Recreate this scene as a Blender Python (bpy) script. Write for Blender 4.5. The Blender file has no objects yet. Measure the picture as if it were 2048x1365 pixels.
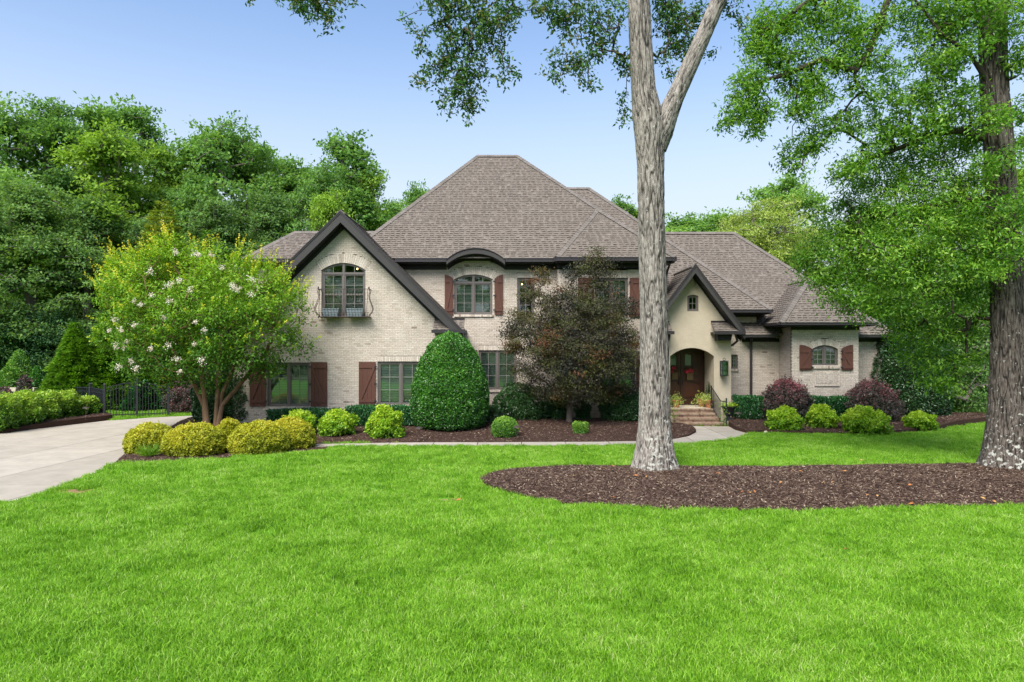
import bpy, math, random
import numpy as np
from mathutils import Vector, noise

# ---------------------------------------------------------------- camera, sky, sun, exposure
SC = bpy.context.scene
F, H, HY = 1365.0, 3.1, 690.0
cam_data = bpy.data.cameras.new('camera')
cam = bpy.data.objects.new('camera', cam_data)
SC.collection.objects.link(cam)
cam.location = (0, 0, H)
cam.rotation_euler = (math.radians(90), 0, 0)
cam_data.lens = 24; cam_data.sensor_width = 36
cam_data.shift_y = 7.5 / 2048
cam_data.clip_end = 3000; cam_data.clip_start = 0.1
SC.camera = cam

SUN_EL, SUN_AZ = math.radians(52), math.radians(205)     # azimuth clockwise from +Y
world = bpy.data.worlds.new('World'); SC.world = world; world.use_nodes = True
wn = world.node_tree.nodes; wl = world.node_tree.links
sky = wn.new('ShaderNodeTexSky'); sky.sky_type = 'NISHITA'; sky.sun_disc = False
sky.sun_elevation = SUN_EL; sky.sun_rotation = SUN_AZ
sky.altitude = 0; sky.air_density = 1.0; sky.dust_density = 1.3; sky.ozone_density = 2.2
wn['Background'].inputs['Strength'].default_value = 0.133
_g = wn.new('ShaderNodeTexCoord'); _s = wn.new('ShaderNodeSeparateXYZ'); wl.new(_g.outputs['Generated'], _s.inputs[0])     # pale summer haze low over the horizon, all round
_m = wn.new('ShaderNodeMapRange'); _m.interpolation_type = 'SMOOTHSTEP'
_m.inputs['From Min'].default_value = .05; _m.inputs['From Max'].default_value = .46; _m.inputs['To Min'].default_value = 1.0; _m.inputs['To Max'].default_value = 0.0
wl.new(_s.outputs[2], _m.inputs['Value'])
_x = wn.new('ShaderNodeMix'); _x.data_type = 'RGBA'; _x.inputs['B'].default_value = (3.05, 3.25, 3.5, 1)
wl.new(_m.outputs[0], _x.inputs['Factor']); wl.new(sky.outputs[0], _x.inputs['A']); wl.new(_x.outputs['Result'], wn['Background'].inputs['Color'])
sun_data = bpy.data.lights.new('sun', 'SUN')
sun_data.energy = 3.3; sun_data.angle = math.radians(40); sun_data.color = (1.0, .96, .9)
sun = bpy.data.objects.new('sun', sun_data); SC.collection.objects.link(sun)
sd = Vector((math.sin(SUN_AZ) * math.cos(SUN_EL), math.cos(SUN_AZ) * math.cos(SUN_EL), math.sin(SUN_EL)))
sun.rotation_euler = (-sd).to_track_quat('-Z', 'Y').to_euler()
sun.location = (0, -20, 40)
SC.view_settings.view_transform = 'Standard'; SC.view_settings.look = 'None'
SC.view_settings.exposure = 1.0; SC.view_settings.gamma = 1
SC.cycles.max_bounces = 6; SC.cycles.diffuse_bounces = 3; SC.cycles.glossy_bounces = 3
SC.cycles.transmission_bounces = 4; SC.cycles.transparent_max_bounces = 8
SC.cycles.use_denoising = True
SC.cycles.use_adaptive_sampling = True; SC.cycles.adaptive_threshold = 0.015
SC.cycles.caustics_reflective = False; SC.cycles.caustics_refractive = False
SC.cycles.sample_clamp_indirect = 4

R = random.Random(7)
NP = np.random.default_rng(11)
def X(px, Y): return (px - 1024) * Y / F
def Z(py, Y): return H - (py - HY) * Y / F
def P(px, py, Y): return (X(px, Y), Y, Z(py, Y))
def gnd(px, py, z=0.0):
    Y = F * (H - z) / (py - HY); return (X(px, Y), Y)

# ---------------------------------------------------------------- objects and tags
def link(o, parent=None):
    SC.collection.objects.link(o)
    if parent is not None: o.parent = parent
    return o
def tag(o, label=None, cat=None, group=None, kind=None):
    if label: o['label'] = label
    if cat: o['category'] = cat
    if group: o['group'] = group
    if kind: o['kind'] = kind
    return o
def thing(name, loc, label, cat, group=None, rz=0):
    o = bpy.data.objects.new(name, None); o.empty_display_size = .2
    link(o); o.location = loc; o.rotation_euler = (0, 0, rz)
    return tag(o, label, cat, group)
def mesh_np(name, V, Fc, v=None, mat=None, parent=None, n=3, smooth=False):
    me = bpy.data.meshes.new(name)
    V = np.asarray(V, dtype=np.float32); Fc = np.asarray(Fc, dtype=np.int32)
    me.vertices.add(len(V)); me.vertices.foreach_set('co', V.ravel())
    me.loops.add(Fc.size); me.loops.foreach_set('vertex_index', Fc.ravel())
    me.polygons.add(len(Fc)); me.polygons.foreach_set('loop_start', np.arange(0, Fc.size, n, dtype=np.int32))
    if smooth: me.polygons.foreach_set('use_smooth', np.ones(len(Fc), dtype=bool))
    if v is not None:
        a = me.attributes.new('v', 'FLOAT', 'FACE'); a.data.foreach_set('value', np.asarray(v, dtype=np.float32))
    me.update(calc_edges=True); me.validate()
    if mat: me.materials.append(mat)
    return link(bpy.data.objects.new(name, me), parent)

class MB:
    def __init__(s): s.V = []; s.F = []; s.v = []
    def add(s, vs, fs, v=.5):
        b = len(s.V); s.V += [tuple(p) for p in vs]
        for f in fs: s.F.append([b + i for i in f]); s.v.append(v)
        return s
    def box(s, x0, x1, y0, y1, z0, z1, v=.5, back=True):
        vs = [(x0,y0,z0),(x1,y0,z0),(x1,y1,z0),(x0,y1,z0),(x0,y0,z1),(x1,y0,z1),(x1,y1,z1),(x0,y1,z1)]
        fs = [(0,1,5,4),(1,2,6,5),(3,0,4,7),(4,5,6,7),(0,3,2,1)]
        if back: fs.append((2,3,7,6))
        return s.add(vs, fs, v)
    def prism(s, pts, y0, y1, v=.5, back=True):      # pts (x,z) counter-clockwise seen from -Y
        n = len(pts)
        vs = [(x, y0, z) for x, z in pts] + [(x, y1, z) for x, z in pts]
        fs = [tuple(range(n))] + [(i, n + i, n + (i + 1) % n, (i + 1) % n) for i in range(n)]
        if back: fs.append(tuple(range(2 * n - 1, n - 1, -1)))
        return s.add(vs, fs, v)
    def zprism(s, pts, z0, z1, v=.5):                # pts (x,y)
        n = len(pts)
        vs = [(x, y, z0) for x, y in pts] + [(x, y, z1) for x, y in pts]
        fs = [tuple(range(n, 2 * n))] + [(i, (i + 1) % n, n + (i + 1) % n, n + i) for i in range(n)]
        return s.add(vs, fs, v)
    def tube(s, p0, p1, r0, r1=None, k=6, v=.5, cap=True):
        r1 = r0 if r1 is None else r1
        a, b = Vector(p0), Vector(p1); d = (b - a)
        if d.length < 1e-6: return s
        d.normalize(); u = d.orthogonal().normalized(); w = d.cross(u)
        ring = lambda c, r: [tuple(c + (u * math.cos(2*math.pi*i/k) + w * math.sin(2*math.pi*i/k)) * r) for i in range(k)]
        vs = ring(a, r0) + ring(b, r1)
        fs = [(i, (i+1) % k, k + (i+1) % k, k + i) for i in range(k)]
        if cap: fs += [tuple(range(k-1, -1, -1)), tuple(range(k, 2*k))]
        return s.add(vs, fs, v)
    def path(s, pts, r, k=6, v=.5):
        for a, b in zip(pts[:-1], pts[1:]): s.tube(a, b, r, r, k, v)
        return s
    def lathe(s, prof, c=(0, 0, 0), k=16, v=.5):     # prof (r,z)
        vs = [(c[0] + r*math.cos(2*math.pi*i/k), c[1] + r*math.sin(2*math.pi*i/k), c[2] + z) for r, z in prof for i in range(k)]
        fs = [(j*k+i, j*k+(i+1) % k, (j+1)*k+(i+1) % k, (j+1)*k+i) for j in range(len(prof)-1) for i in range(k)]
        return s.add(vs, fs, v)
    def build(s, name, mat, parent=None, smooth=False, kind=None):
        me = bpy.data.meshes.new(name); me.from_pydata(s.V, [], s.F)
        a = me.attributes.new('v', 'FLOAT', 'FACE'); a.data.foreach_set('value', np.asarray(s.v, dtype=np.float32))
        if smooth: me.polygons.foreach_set('use_smooth', np.ones(len(s.F), dtype=bool))
        me.materials.append(mat); me.update()
        o = link(bpy.data.objects.new(name, me), parent)
        if kind: o['kind'] = kind
        return o

# ---------------------------------------------------------------- materials
def mat(name, stops, rough=.8, spec=.3, nscale=0, namt=0, bump=0, bscale=30, transl=0, metal=0, inst=0, big=0, bigs=.4, stretch=None, coord='pos'):
    m = bpy.data.materials.new(name); m.use_nodes = True
    nt = m.node_tree; N = nt.nodes; L = nt.links
    b = N['Principled BSDF']; b.inputs['Roughness'].default_value = rough
    b.inputs['Specular IOR Level'].default_value = spec; b.inputs['Metallic'].default_value = metal
    if isinstance(stops[0], (int, float)): stops = [stops]
    geo = N.new('ShaderNodeNewGeometry'); tc = N.new('ShaderNodeTexCoord')
    pos = geo.outputs['Position'] if coord == 'pos' else tc.outputs['Object']
    if stretch:
        mp = N.new('ShaderNodeMapping'); mp.inputs['Scale'].default_value = stretch; L.new(pos, mp.inputs['Vector']); pos = mp.outputs[0]
    if len(stops) == 1:
        rgb = N.new('ShaderNodeRGB'); rgb.outputs[0].default_value = (*stops[0], 1); col = rgb.outputs[0]
    else:
        at_ = N.new('ShaderNodeAttribute'); at_.attribute_name = 'v'; fac = at_.outputs['Fac']
        if inst or big:
            if inst:
                oi = N.new('ShaderNodeObjectInfo')
                ma = N.new('ShaderNodeMath'); ma.operation = 'MULTIPLY_ADD'; ma.inputs[1].default_value = inst
                L.new(oi.outputs['Random'], ma.inputs[0]); L.new(fac, ma.inputs[2])
                mb = N.new('ShaderNodeMath'); mb.operation = 'SUBTRACT'; mb.inputs[1].default_value = inst/2
                L.new(ma.outputs[0], mb.inputs[0]); fac = mb.outputs[0]
            if big:
                nz = N.new('ShaderNodeTexNoise'); nz.inputs['Scale'].default_value = bigs; nz.inputs['Detail'].default_value = 4
                L.new(geo.outputs['Position'], nz.inputs['Vector'])
                ma = N.new('ShaderNodeMath'); ma.operation = 'MULTIPLY_ADD'; ma.inputs[1].default_value = big
                L.new(nz.outputs['Fac'], ma.inputs[0]); L.new(fac, ma.inputs[2])
                mb = N.new('ShaderNodeMath'); mb.operation = 'SUBTRACT'; mb.inputs[1].default_value = big/2
                L.new(ma.outputs[0], mb.inputs[0]); fac = mb.outputs[0]
        cr = N.new('ShaderNodeValToRGB'); L.new(fac, cr.inputs[0])
        el = cr.color_ramp.elements
        while len(el) < len(stops): el.new(.5)
        for i, c in enumerate(stops):
            el[i].position = i / (len(stops) - 1); el[i].color = (*c, 1)
        col = cr.outputs[0]
    if nscale:
        nz = N.new('ShaderNodeTexNoise'); nz.inputs['Scale'].default_value = nscale; nz.inputs['Detail'].default_value = 6; nz.inputs['Roughness'].default_value = .65
        L.new(pos, nz.inputs['Vector'])
        mr = N.new('ShaderNodeMapRange'); mr.inputs['From Min'].default_value = .3; mr.inputs['From Max'].default_value = .7
        mr.inputs['To Min'].default_value = 1 - namt; mr.inputs['To Max'].default_value = 1 + namt
        L.new(nz.outputs['Fac'], mr.inputs['Value'])
        hs = N.new('ShaderNodeVectorMath'); hs.operation = 'SCALE'; L.new(col, hs.inputs[0]); L.new(mr.outputs[0], hs.inputs['Scale']); col = hs.outputs[0]
    L.new(col, b.inputs['Base Color'])
    if bump:
        nb = N.new('ShaderNodeTexNoise'); nb.inputs['Scale'].default_value = bscale; nb.inputs['Detail'].default_value = 5
        L.new(pos, nb.inputs['Vector'])
        bp = N.new('ShaderNodeBump'); bp.inputs['Strength'].default_value = bump; bp.inputs['Distance'].default_value = .02
        L.new(nb.outputs['Fac'], bp.inputs['Height']); L.new(bp.outputs[0], b.inputs['Normal'])
    if transl:
        t = N.new('ShaderNodeBsdfTranslucent'); mx = N.new('ShaderNodeMixShader'); mx.inputs[0].default_value = transl
        sc = N.new('ShaderNodeVectorMath'); sc.operation = 'MULTIPLY'; sc.inputs[1].default_value = (1.25, 1.2, .6)
        L.new(col, sc.inputs[0]); L.new(sc.outputs[0], t.inputs['Color'])
        L.new(b.outputs[0], mx.inputs[1]); L.new(t.outputs[0], mx.inputs[2]); L.new(mx.outputs[0], N['Material Output'].inputs['Surface'])
    return m

M = {}
M['brick'] = mat('painted_brick', [(.27,.215,.17),(.46,.395,.325),(.545,.475,.395),(.595,.525,.445),(.66,.60,.52)], .9, .15, 26, .36, .8, 60, big=.4, bigs=1.3)
M['mortar'] = mat('mortar', (.27,.235,.195), .95, .1, 25, .15)
M['step_brick'] = mat('step_brick', [(.14,.08,.055),(.215,.135,.09),(.28,.19,.13),(.33,.25,.175)], .9, .2, 30, .15)
M['stucco'] = mat('stucco', (.50,.43,.32), .92, .15, 3, .07, .6, 45)
M['shingle'] = mat('shingle', [(.045,.037,.030),(.085,.071,.058),(.135,.115,.096),(.165,.141,.119),(.19,.165,.14)], .95, .12, 50, .12, big=.16, bigs=.6)
M['roof'] = mat('roof_sheet', (.16,.135,.115), .95, .15, 8, .2)
M['cap'] = mat('ridge_cap_shingle', [(.13,.115,.1),(.155,.136,.119),(.175,.153,.135)], .95, .15, 40, .12)
M['trim'] = mat('dark_trim_paint', (.026,.024,.025), .5, .2, 6, .08)
M['fascia'] = mat('grey_fascia_paint', (.05,.047,.046), .5, .25, 6, .06)
M['gutter'] = mat('gutter_metal', (.035,.03,.032), .35, .5, 5, .1)
M['shutter'] = mat('red_brown_shutter', (.098,.040,.027), .6, .35, 9, .12, .15, 40, stretch=(6,6,.6))
M['frame'] = mat('bronze_window_frame', (.125,.11,.10), .5, .4)
M['bar'] = mat('glazing_bar_paint', (.21,.2,.185), .5, .4)
M['blind'] = mat('blind_slat', (.62,.63,.56), .6, .3)
M['room'] = mat('dark_interior_backing', (.02,.02,.018), .9, .1)  # darkness of the house interior put into the colour
M['iron'] = mat('black_iron', (.018,.02,.024), .45, .5)
M['rust_iron'] = mat('brown_wrought_iron', (.05,.035,.03), .55, .4)
M['zinc'] = mat('zinc_planter', (.22,.27,.30), .5, .4, 12, .2)
M['terracotta'] = mat('terracotta', (.42,.17,.09), .8, .2, 14, .15)
M['urn'] = mat('black_urn', (.02,.02,.022), .4, .5)
M['wood'] = mat('mahogany_door', [(.025,.009,.006),(.045,.015,.009),(.075,.024,.013)], .35, .5, 7, .3, .1, 30, stretch=(5,5,.5))
M['concrete'] = mat('concrete', [(.325,.288,.232),(.355,.315,.255),(.385,.343,.28)], .9, .2, 1.6, .13, .2, 90)
M['stone'] = mat('pale_stone', (.5,.44,.33), .9, .2, 9, .2, .4, 20)
M['mulchbase'] = mat('mulch_soil', (.055,.032,.024), .95, .1, 30, .4, .8, 40)
M['mulch'] = mat('mulch_chips', [(.025,.016,.010),(.06,.037,.026),(.11,.068,.048),(.20,.135,.095),(.50,.40,.29)], .9, .2, big=.3, bigs=2.5)
M['soil'] = mat('soil_ground', [(.06,.10,.03)], .95, .1, 6, .35, .5, 20)
M['lawnbase'] = mat('lawn_ground', (.09,.26,.02), .95, .1, 5, .3, .6, 60)
M['pink'] = mat('pink_flower', [(.75,.06,.12),(.85,.14,.2)], .6, .3, transl=.3)
M['white_petal'] = mat('white_petal', [(.55,.45,.36),(.78,.72,.66),(.85,.82,.78)], .7, .2, transl=.25)
M['sand'] = mat('bare_sandy_soil', (.22,.15,.07), .95, .1, 14, .3, .5, 30)
M['candle'] = mat('candle_bulb', (.75,.7,.6), .4, .4)

def leafmat(name, stops, rough=.45, spec=.4, transl=.3, inst=0, big=0, bigs=.4):
    return mat(name, stops, rough, spec, transl=transl, inst=inst, big=big, bigs=bigs)
def glass(name, tint, refl=.06):
    m = bpy.data.materials.new(name); m.use_nodes = True; nt = m.node_tree; N = nt.nodes; L = nt.links
    N.remove(N['Principled BSDF'])
    t = N.new('ShaderNodeBsdfTransparent'); t.inputs[0].default_value = (*tint, 1)
    g = N.new('ShaderNodeBsdfGlossy'); g.inputs['Roughness'].default_value = .01; g.inputs['Color'].default_value = (.9, 1, .95, 1)
    fr = N.new('ShaderNodeFresnel'); fr.inputs[0].default_value = 1.5
    ad = N.new('ShaderNodeMath'); ad.operation = 'ADD'; ad.inputs[1].default_value = refl
    nz = N.new('ShaderNodeTexNoise'); nz.inputs['Scale'].default_value = 1.3
    bp = N.new('ShaderNodeBump'); bp.inputs['Strength'].default_value = .08; bp.inputs['Distance'].default_value = .05
    geo = N.new('ShaderNodeNewGeometry'); L.new(geo.outputs['Position'], nz.inputs['Vector'])
    L.new(nz.outputs['Fac'], bp.inputs['Height']); L.new(bp.outputs[0], g.inputs['Normal'])
    mx = N.new('ShaderNodeMixShader'); L.new(fr.outputs[0], ad.inputs[0]); L.new(ad.outputs[0], mx.inputs[0])
    L.new(t.outputs[0], mx.inputs[1]); L.new(g.outputs[0], mx.inputs[2]); L.new(mx.outputs[0], N['Material Output'].inputs['Surface'])
    return m
M['glass'] = glass('window_glass', (.80,.92,.84), .12)
def emit(name, c, s):
    m = bpy.data.materials.new(name); m.use_nodes = True; b = m.node_tree.nodes['Principled BSDF']
    b.inputs['Emission Color'].default_value = (*c, 1); b.inputs['Emission Strength'].default_value = s; return m
M['glow'] = emit('lit_bulb', (1, .6, .22), 5)

def side_brick():
    m = bpy.data.materials.new('painted_brick_side'); m.use_nodes = True; nt = m.node_tree; N = nt.nodes; L = nt.links
    b = N['Principled BSDF']; b.inputs['Roughness'].default_value = .9
    geo = N.new('ShaderNodeNewGeometry'); sx = N.new('ShaderNodeSeparateXYZ'); L.new(geo.outputs['Position'], sx.inputs[0])
    ad = N.new('ShaderNodeMath'); ad.operation = 'ADD'; L.new(sx.outputs[0], ad.inputs[0]); L.new(sx.outputs[1], ad.inputs[1])
    cb = N.new('ShaderNodeCombineXYZ'); L.new(ad.outputs[0], cb.inputs[0]); L.new(sx.outputs[2], cb.inputs[1])
    br = N.new('ShaderNodeTexBrick'); L.new(cb.outputs[0], br.inputs['Vector']); br.inputs['Scale'].default_value = 1
    br.inputs['Brick Width'].default_value = .203; br.inputs['Row Height'].default_value = .0677; br.inputs['Mortar Size'].default_value = .006
    br.inputs['Color1'].default_value = (.47,.41,.345,1); br.inputs['Color2'].default_value = (.36,.3,.245,1); br.inputs['Mortar'].default_value = (.27,.235,.195,1)
    L.new(br.outputs['Color'], b.inputs['Base Color'])
    bp = N.new('ShaderNodeBump'); bp.invert = True; bp.inputs['Strength'].default_value = .6; bp.inputs['Distance'].default_value = .01
    L.new(br.outputs['Fac'], bp.inputs['Height']); L.new(bp.outputs[0], b.inputs['Normal'])
    return m
M['side'] = side_brick()
# ---------------------------------------------------------------- the house
house = thing('house', (0, 27.5, 0), 'two-storey cream painted brick house with steep brown shingle roofs and red-brown shutters', 'house')
HO = house.location
class HP(MB):                                          # geometry given in world coordinates, stored relative to the house
    def build(s, name, mat_, parent=None, smooth=False, kind=None):
        s.V = [(x - HO.x, y - HO.y, z - HO.z) for x, y, z in s.V]
        return super().build(name, mat_, parent or house, smooth, kind)

def arc_fn(x0, x1, zs, rise):
    if rise <= 0: return lambda x: zs
    w = (x1 - x0) / 2; cx = (x0 + x1) / 2; Rr = (w*w + rise*rise) / (2*rise); zc = zs + rise - Rr
    return lambda x: zc + math.sqrt(max(Rr*Rr - (x-cx)**2, 0))
def hole_span(h, z):
    x0, x1, z0, zs, rise, ring = h
    if z < z0 or z > zs + rise + ring: return None
    if rise <= 0: return (x0, x1)
    if z <= zs - .02: return (x0, x1)
    w = (x1-x0)/2; cx = (x0+x1)/2; Rr = (w*w+rise*rise)/(2*rise) + ring; zc = zs + rise + ring - Rr
    d = Rr*Rr - (z-zc)**2
    if d <= 0: return None
    hw = math.sqrt(d)
    wl_ = w * max(1.0, (z-zc) / max(1e-6, math.sqrt(max((Rr-ring)**2 - w*w, 1e-6))))
    return (cx - min(hw, wl_), cx + min(hw, wl_))
RH = .0677
def brick_wall(Y, outline, z0, z1, holes, seed=1, single=None):
    rr = random.Random(seed); B = HP(); Mo = HP(); n = int((z1 - z0) / RH)
    for i in range(n):
        za = z0 + i*RH; zb = za + RH; zc = (za+zb)/2
        spans = outline(zc)
        for h in holes:
            s = hole_span(h, zc)
            if s:
                ns = []
                for a, b in spans:
                    if s[1] <= a or s[0] >= b: ns.append((a, b)); continue
                    if s[0] > a: ns.append((a, s[0]))
                    if s[1] < b: ns.append((s[1], b))
                spans = ns
        off = (i % 2) * .1015
        for a, b in spans:
            if b - a < .02: continue
            Mo.box(a, b, Y + .009, Y + .12, za, zb)
            k = math.floor((a - off) / .203)
            while True:
                xa = k*.203 + off; xb = xa + .203; k += 1
                if xa >= b: break
                p, q = max(xa, a), min(xb, b)
                if q - p < .03: continue
                p += .0045 if p > a else 0; q -= .0045 if q < b else 0
                e = rr.uniform(-.003, .003); v = rr.gauss(.55, .12)
                if rr.random() < .012: v = rr.uniform(.02, .3)
                if single and single(p, q, zc) and q - p > .19: single_bricks.append((p, q, Y + e, za + .004, zb - .004, v)); continue
                B.box(p, q, Y + e, Y + .11, za + .004, zb - .004, v, back=False)
    for (x0, x1, hz0, zs, rise, ring) in holes:        # soldier courses and arches over the openings
        if ring <= 0: continue
        if rise > 0:
            w = (x1-x0)/2; cx = (x0+x1)/2; Rr = (w*w+rise*rise)/(2*rise); zc = zs + rise - Rr; A = math.asin(min(1, w/Rr))
            m = max(4, int(2*A*Rr/.072)); pts_i = []; pts_o = []
            for j in range(m):
                a0 = -A + 2*A*j/m + .004/Rr; a1 = -A + 2*A*(j+1)/m - .004/Rr
                q = [(cx+math.sin(a)*r_, zc+math.cos(a)*r_) for a, r_ in ((a0,Rr+.004),(a1,Rr+.004),(a1,Rr+ring-.006),(a0,Rr+ring-.006))]
                B.prism(q, Y + rr.uniform(-.009, -.001), Y + .11, rr.gauss(.6, .2), back=False)
            arc = [-A + 2*A*j/16 for j in range(17)]
            for j in range(16):
                Mo.prism([(cx+math.sin(a)*r_, zc+math.cos(a)*r_) for a, r_ in ((arc[j],Rr),(arc[j+1],Rr),(arc[j+1],Rr+ring),(arc[j],Rr+ring))], Y+.011, Y+.115)
        else:
            m = int((x1-x0)/.0677)
            for j in range(m):
                a = x0 + (x1-x0)*j/m; b = x0 + (x1-x0)*(j+1)/m
                B.box(a+.004, b-.004, Y + rr.uniform(-.006, .0), Y+.11, zs+.004, zs+ring-.004, rr.gauss(.6, .2), back=False)
            Mo.box(x0, x1, Y+.011, Y+.115, zs, zs+ring)
    w_ = Mo.build('wall', M['mortar'])
    b_ = B.build('brickwork', M['brick'], w_, kind='stuff')
    return w_
single_bricks = []

def window(x0, x1, z0, zs, rise, Y, sashes=2, gc=2, gr=3, transom=None, meet=False, blinds=True, glow=None, fw=.06, label=None, rec=.05):
    top = arc_fn(x0, x1, zs, rise); yf = Y + rec
    f = HP(); nseg = 14 if rise > 0 else 1
    f.box(x0, x0+fw, yf, yf+.09, z0, zs); f.box(x1-fw, x1, yf, yf+.09, z0, zs)
    f.box(x0+fw, x1-fw, yf, yf+.09, z0, z0+fw)
    for j in range(nseg):
        a = x0 + (x1-x0)*j/nseg; b = x0 + (x1-x0)*(j+1)/nseg
        f.prism([(a, top(a)-fw), (b, top(b)-fw), (b, top(b)), (a, top(a))], yf+.002, yf+.09)
    lo = z0 + fw
    sw = (x1 - x0 - 2*fw) / sashes
    for k in range(1, sashes):
        c = x0 + fw + sw*k; f.box(c-.035, c+.035, yf-.01, yf+.088, lo, top(c)-fw*.5)
    if transom: f.box(x0+fw, x1-fw, yf-.012, yf+.086, transom-.035, transom+.035)
    fo = f.build('window', M['frame'])
    if label: fo['label'] = label
    rel = lambda o: o
    zones = [(lo, transom-.035 if transom else None, gr, True)]
    if transom: zones.append((transom+.035, None, 1, False))
    for k in range(sashes):
        a = x0 + fw + sw*k + (.035 if k else 0); b = x0 + fw + sw*(k+1) - (.035 if k < sashes-1 else 0)
        for (zl, zh, rows, hassash) in zones:
            tf = (lambda x: zh) if zh is not None else (lambda x: top(x) - fw)
            t = .045 if hassash else .018
            s = HP()
            s.box(a, a+t, yf+.015, yf+.06, zl, min(tf(a), tf(a+t))); s.box(b-t, b, yf+.015, yf+.06, zl, min(tf(b), tf(b-t)))
            s.box(a+t, b-t, yf+.015, yf+.06, zl, zl+t)
            ns = 8 if rise > 0 and zh is None else 1
            for j in range(ns):
                p = a+t+(b-a-2*t)*j/ns; q = a+t+(b-a-2*t)*(j+1)/ns
                s.prism([(p, tf(p)-t), (q, tf(q)-t), (q, tf(q)), (p, tf(p))], yf+.015, yf+.06)
            s.build('sash', M['frame'], fo)
            ia, ib, il = a+t, b-t, zl+t
            tf2 = lambda x: tf(x) - t
            hi = max(tf2(ia), tf2(ib), tf2((ia+ib)/2))
            ref = tf2(ia if k == 0 else ib) if rise > 0 and zh is None else hi
            ref = hi if rise <= 0 or zh is not None else max(min(tf2(ia), tf2(ib)), il + (hi-il)*.55)
            xs = [ia + (ib-ia)*j/gc for j in range(gc+1)]
            zr = [il + (ref-il)*j/rows for j in range(rows)] + [None]
            for j in range(1, gc):
                HP().box(xs[j]-.009, xs[j]+.009, yf+.022, yf+.045, il, tf2(xs[j])).build('glazing_bar', M['bar'], fo)
            for j in range(1, rows):
                th = .03 if (meet and j == rows//2) else .009
                HP().box(ia, ib, yf+.024-(.012 if th > .01 else 0), yf+.044, zr[j]-th, zr[j]+th).build('glazing_bar', M['bar'] if th < .01 else M['frame'], fo)
            for j in range(gc):
                for i in range(rows):
                    p, q = xs[j]+.004, xs[j+1]-.004; za = zr[i]
                    if zr[i+1] is not None: pts = [(p, za), (q, za), (q, zr[i+1]-.002), (p, zr[i+1]-.002)]
                    else: pts = [(p, za), (q, za)] + [(q+(p-q)*u/5, max(tf2(q+(p-q)*u/5), za+.01)) for u in range(6)]
                    g = HP(); g.add([(x, yf+.036, z) for x, z in pts], [tuple(range(len(pts)))]); g.build('pane', M['glass'], fo)
    if blinds:
        bl = HP(); bz = z0 + fw + .02; hi = (transom if transom else zs) - .04
        while bz < hi:
            bl.add([(x0+fw, yf+.13, bz), (x1-fw, yf+.13, bz), (x1-fw, yf+.18, bz+.048), (x0+fw, yf+.18, bz+.048)], [(0,1,2,3)])
            bz += .062
        bl.build('blind', M['blind'], fo, kind='stuff')
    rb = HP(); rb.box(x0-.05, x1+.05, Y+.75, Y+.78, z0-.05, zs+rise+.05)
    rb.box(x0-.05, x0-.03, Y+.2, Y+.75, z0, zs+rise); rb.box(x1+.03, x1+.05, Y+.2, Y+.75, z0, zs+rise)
    rb.build('room_backing', M['room'], fo)  # dark backing panels standing in for the unlit room
    if glow:
        g = HP(); g.lathe([(.0,-.03),(.03,-.015),(.035,.01),(.0,.04)], (glow[0], yf+.3, glow[1]), 8); g.build('lit_bulb', M['glow'], fo)
    return fo

def sill(x0, x1, zt, Y, h=.09, mt='brick'):
    s = HP(); n = max(3, int((x1-x0)/.0677))
    for j in range(n):
        a = x0+(x1-x0)*j/n; b = x0+(x1-x0)*(j+1)/n
        s.box(a+.003, b-.003, Y-.055+R.uniform(-.003,.003), Y+.1, zt-h, zt+R.uniform(-.004,.002), R.gauss(.5,.2))
    s.box(x0+.005, x1-.005, Y-.046, Y+.08, zt-h+.006, zt-.006, .4)
    return s.build('window_sill', M['brick'], kind=None)

def shutter(x0, x1, z0, z1, Y, hinge, curve=0):
    # hinge 'r' = hinged on its right edge. curve: drop of the top edge towards the window side
    w = x1-x0; root = HP(); yb = Y-.05
    def top(x):
        if not curve: return z1
        t = (x-x0)/w if hinge == 'r' else (x1-x)/w
        return z1 - curve * (t**2.0)
    root.box(x0+.01, x1-.01, yb+.012, yb+.022, z0+.01, z1-curve-.01)
    r_ = root.build('shutter', M['shutter'])
    nb = 4
    for i in range(nb):
        a = x0+w*i/nb+.003; b = x0+w*(i+1)/nb-.003
        HP().prism([(a,z0),(b,z0)]+[(b+(a-b)*u/3, top(b+(a-b)*u/3)) for u in range(4)], yb-R.uniform(0,.002), yb+.02).build('board', M['shutter'], r_)
    bz0 = z0+.12*(z1-z0)-.06; bz1 = z1-curve-.02-.13
    if not curve: bz1 = z1-.13-.1
    HP().box(x0+.01, x1-.01, yb-.026, yb-.003, bz0, bz0+.11).build('batten', M['shutter'], r_)
    HP().box(x0+.01, x1-.01, yb-.026, yb-.003, bz1, bz1+.11).build('batten', M['shutter'], r_)
    xa, xb = (x0+.02, x1-.02) if hinge == 'r' else (x1-.02, x0+.02)    # brace foot at xa, head at xb (hinge side)
    d = .1 if xb > xa else -.1
    q = [(xa, bz0+.112), (xa+d, bz0+.112), (xb, bz1-.002), (xb-d, bz1-.002)]
    if d < 0: q = q[::-1]
    HP().prism(q, yb-.0255, yb-.0035).build('brace', M['shutter'], r_)
    hx = x1 if hinge == 'r' else x0
    for hz in (bz0+.05, (bz0+bz1)/2+.05, bz1+.05):
        HP().box(hx-.05, hx+.05, yb-.034, yb-.0275, hz-.03, hz+.03).build('hinge', M['iron'], r_)
    hz = HP(); cx = x0+.1 if hinge == 'r' else x1-.1
    hz.path([(cx, yb+.04, z0-.0), (cx+.02, yb, z0-.04), (cx-.02, yb-.01, z0-.09)], .008).build('holdback', M['iron'], r_)
    return r_

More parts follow.
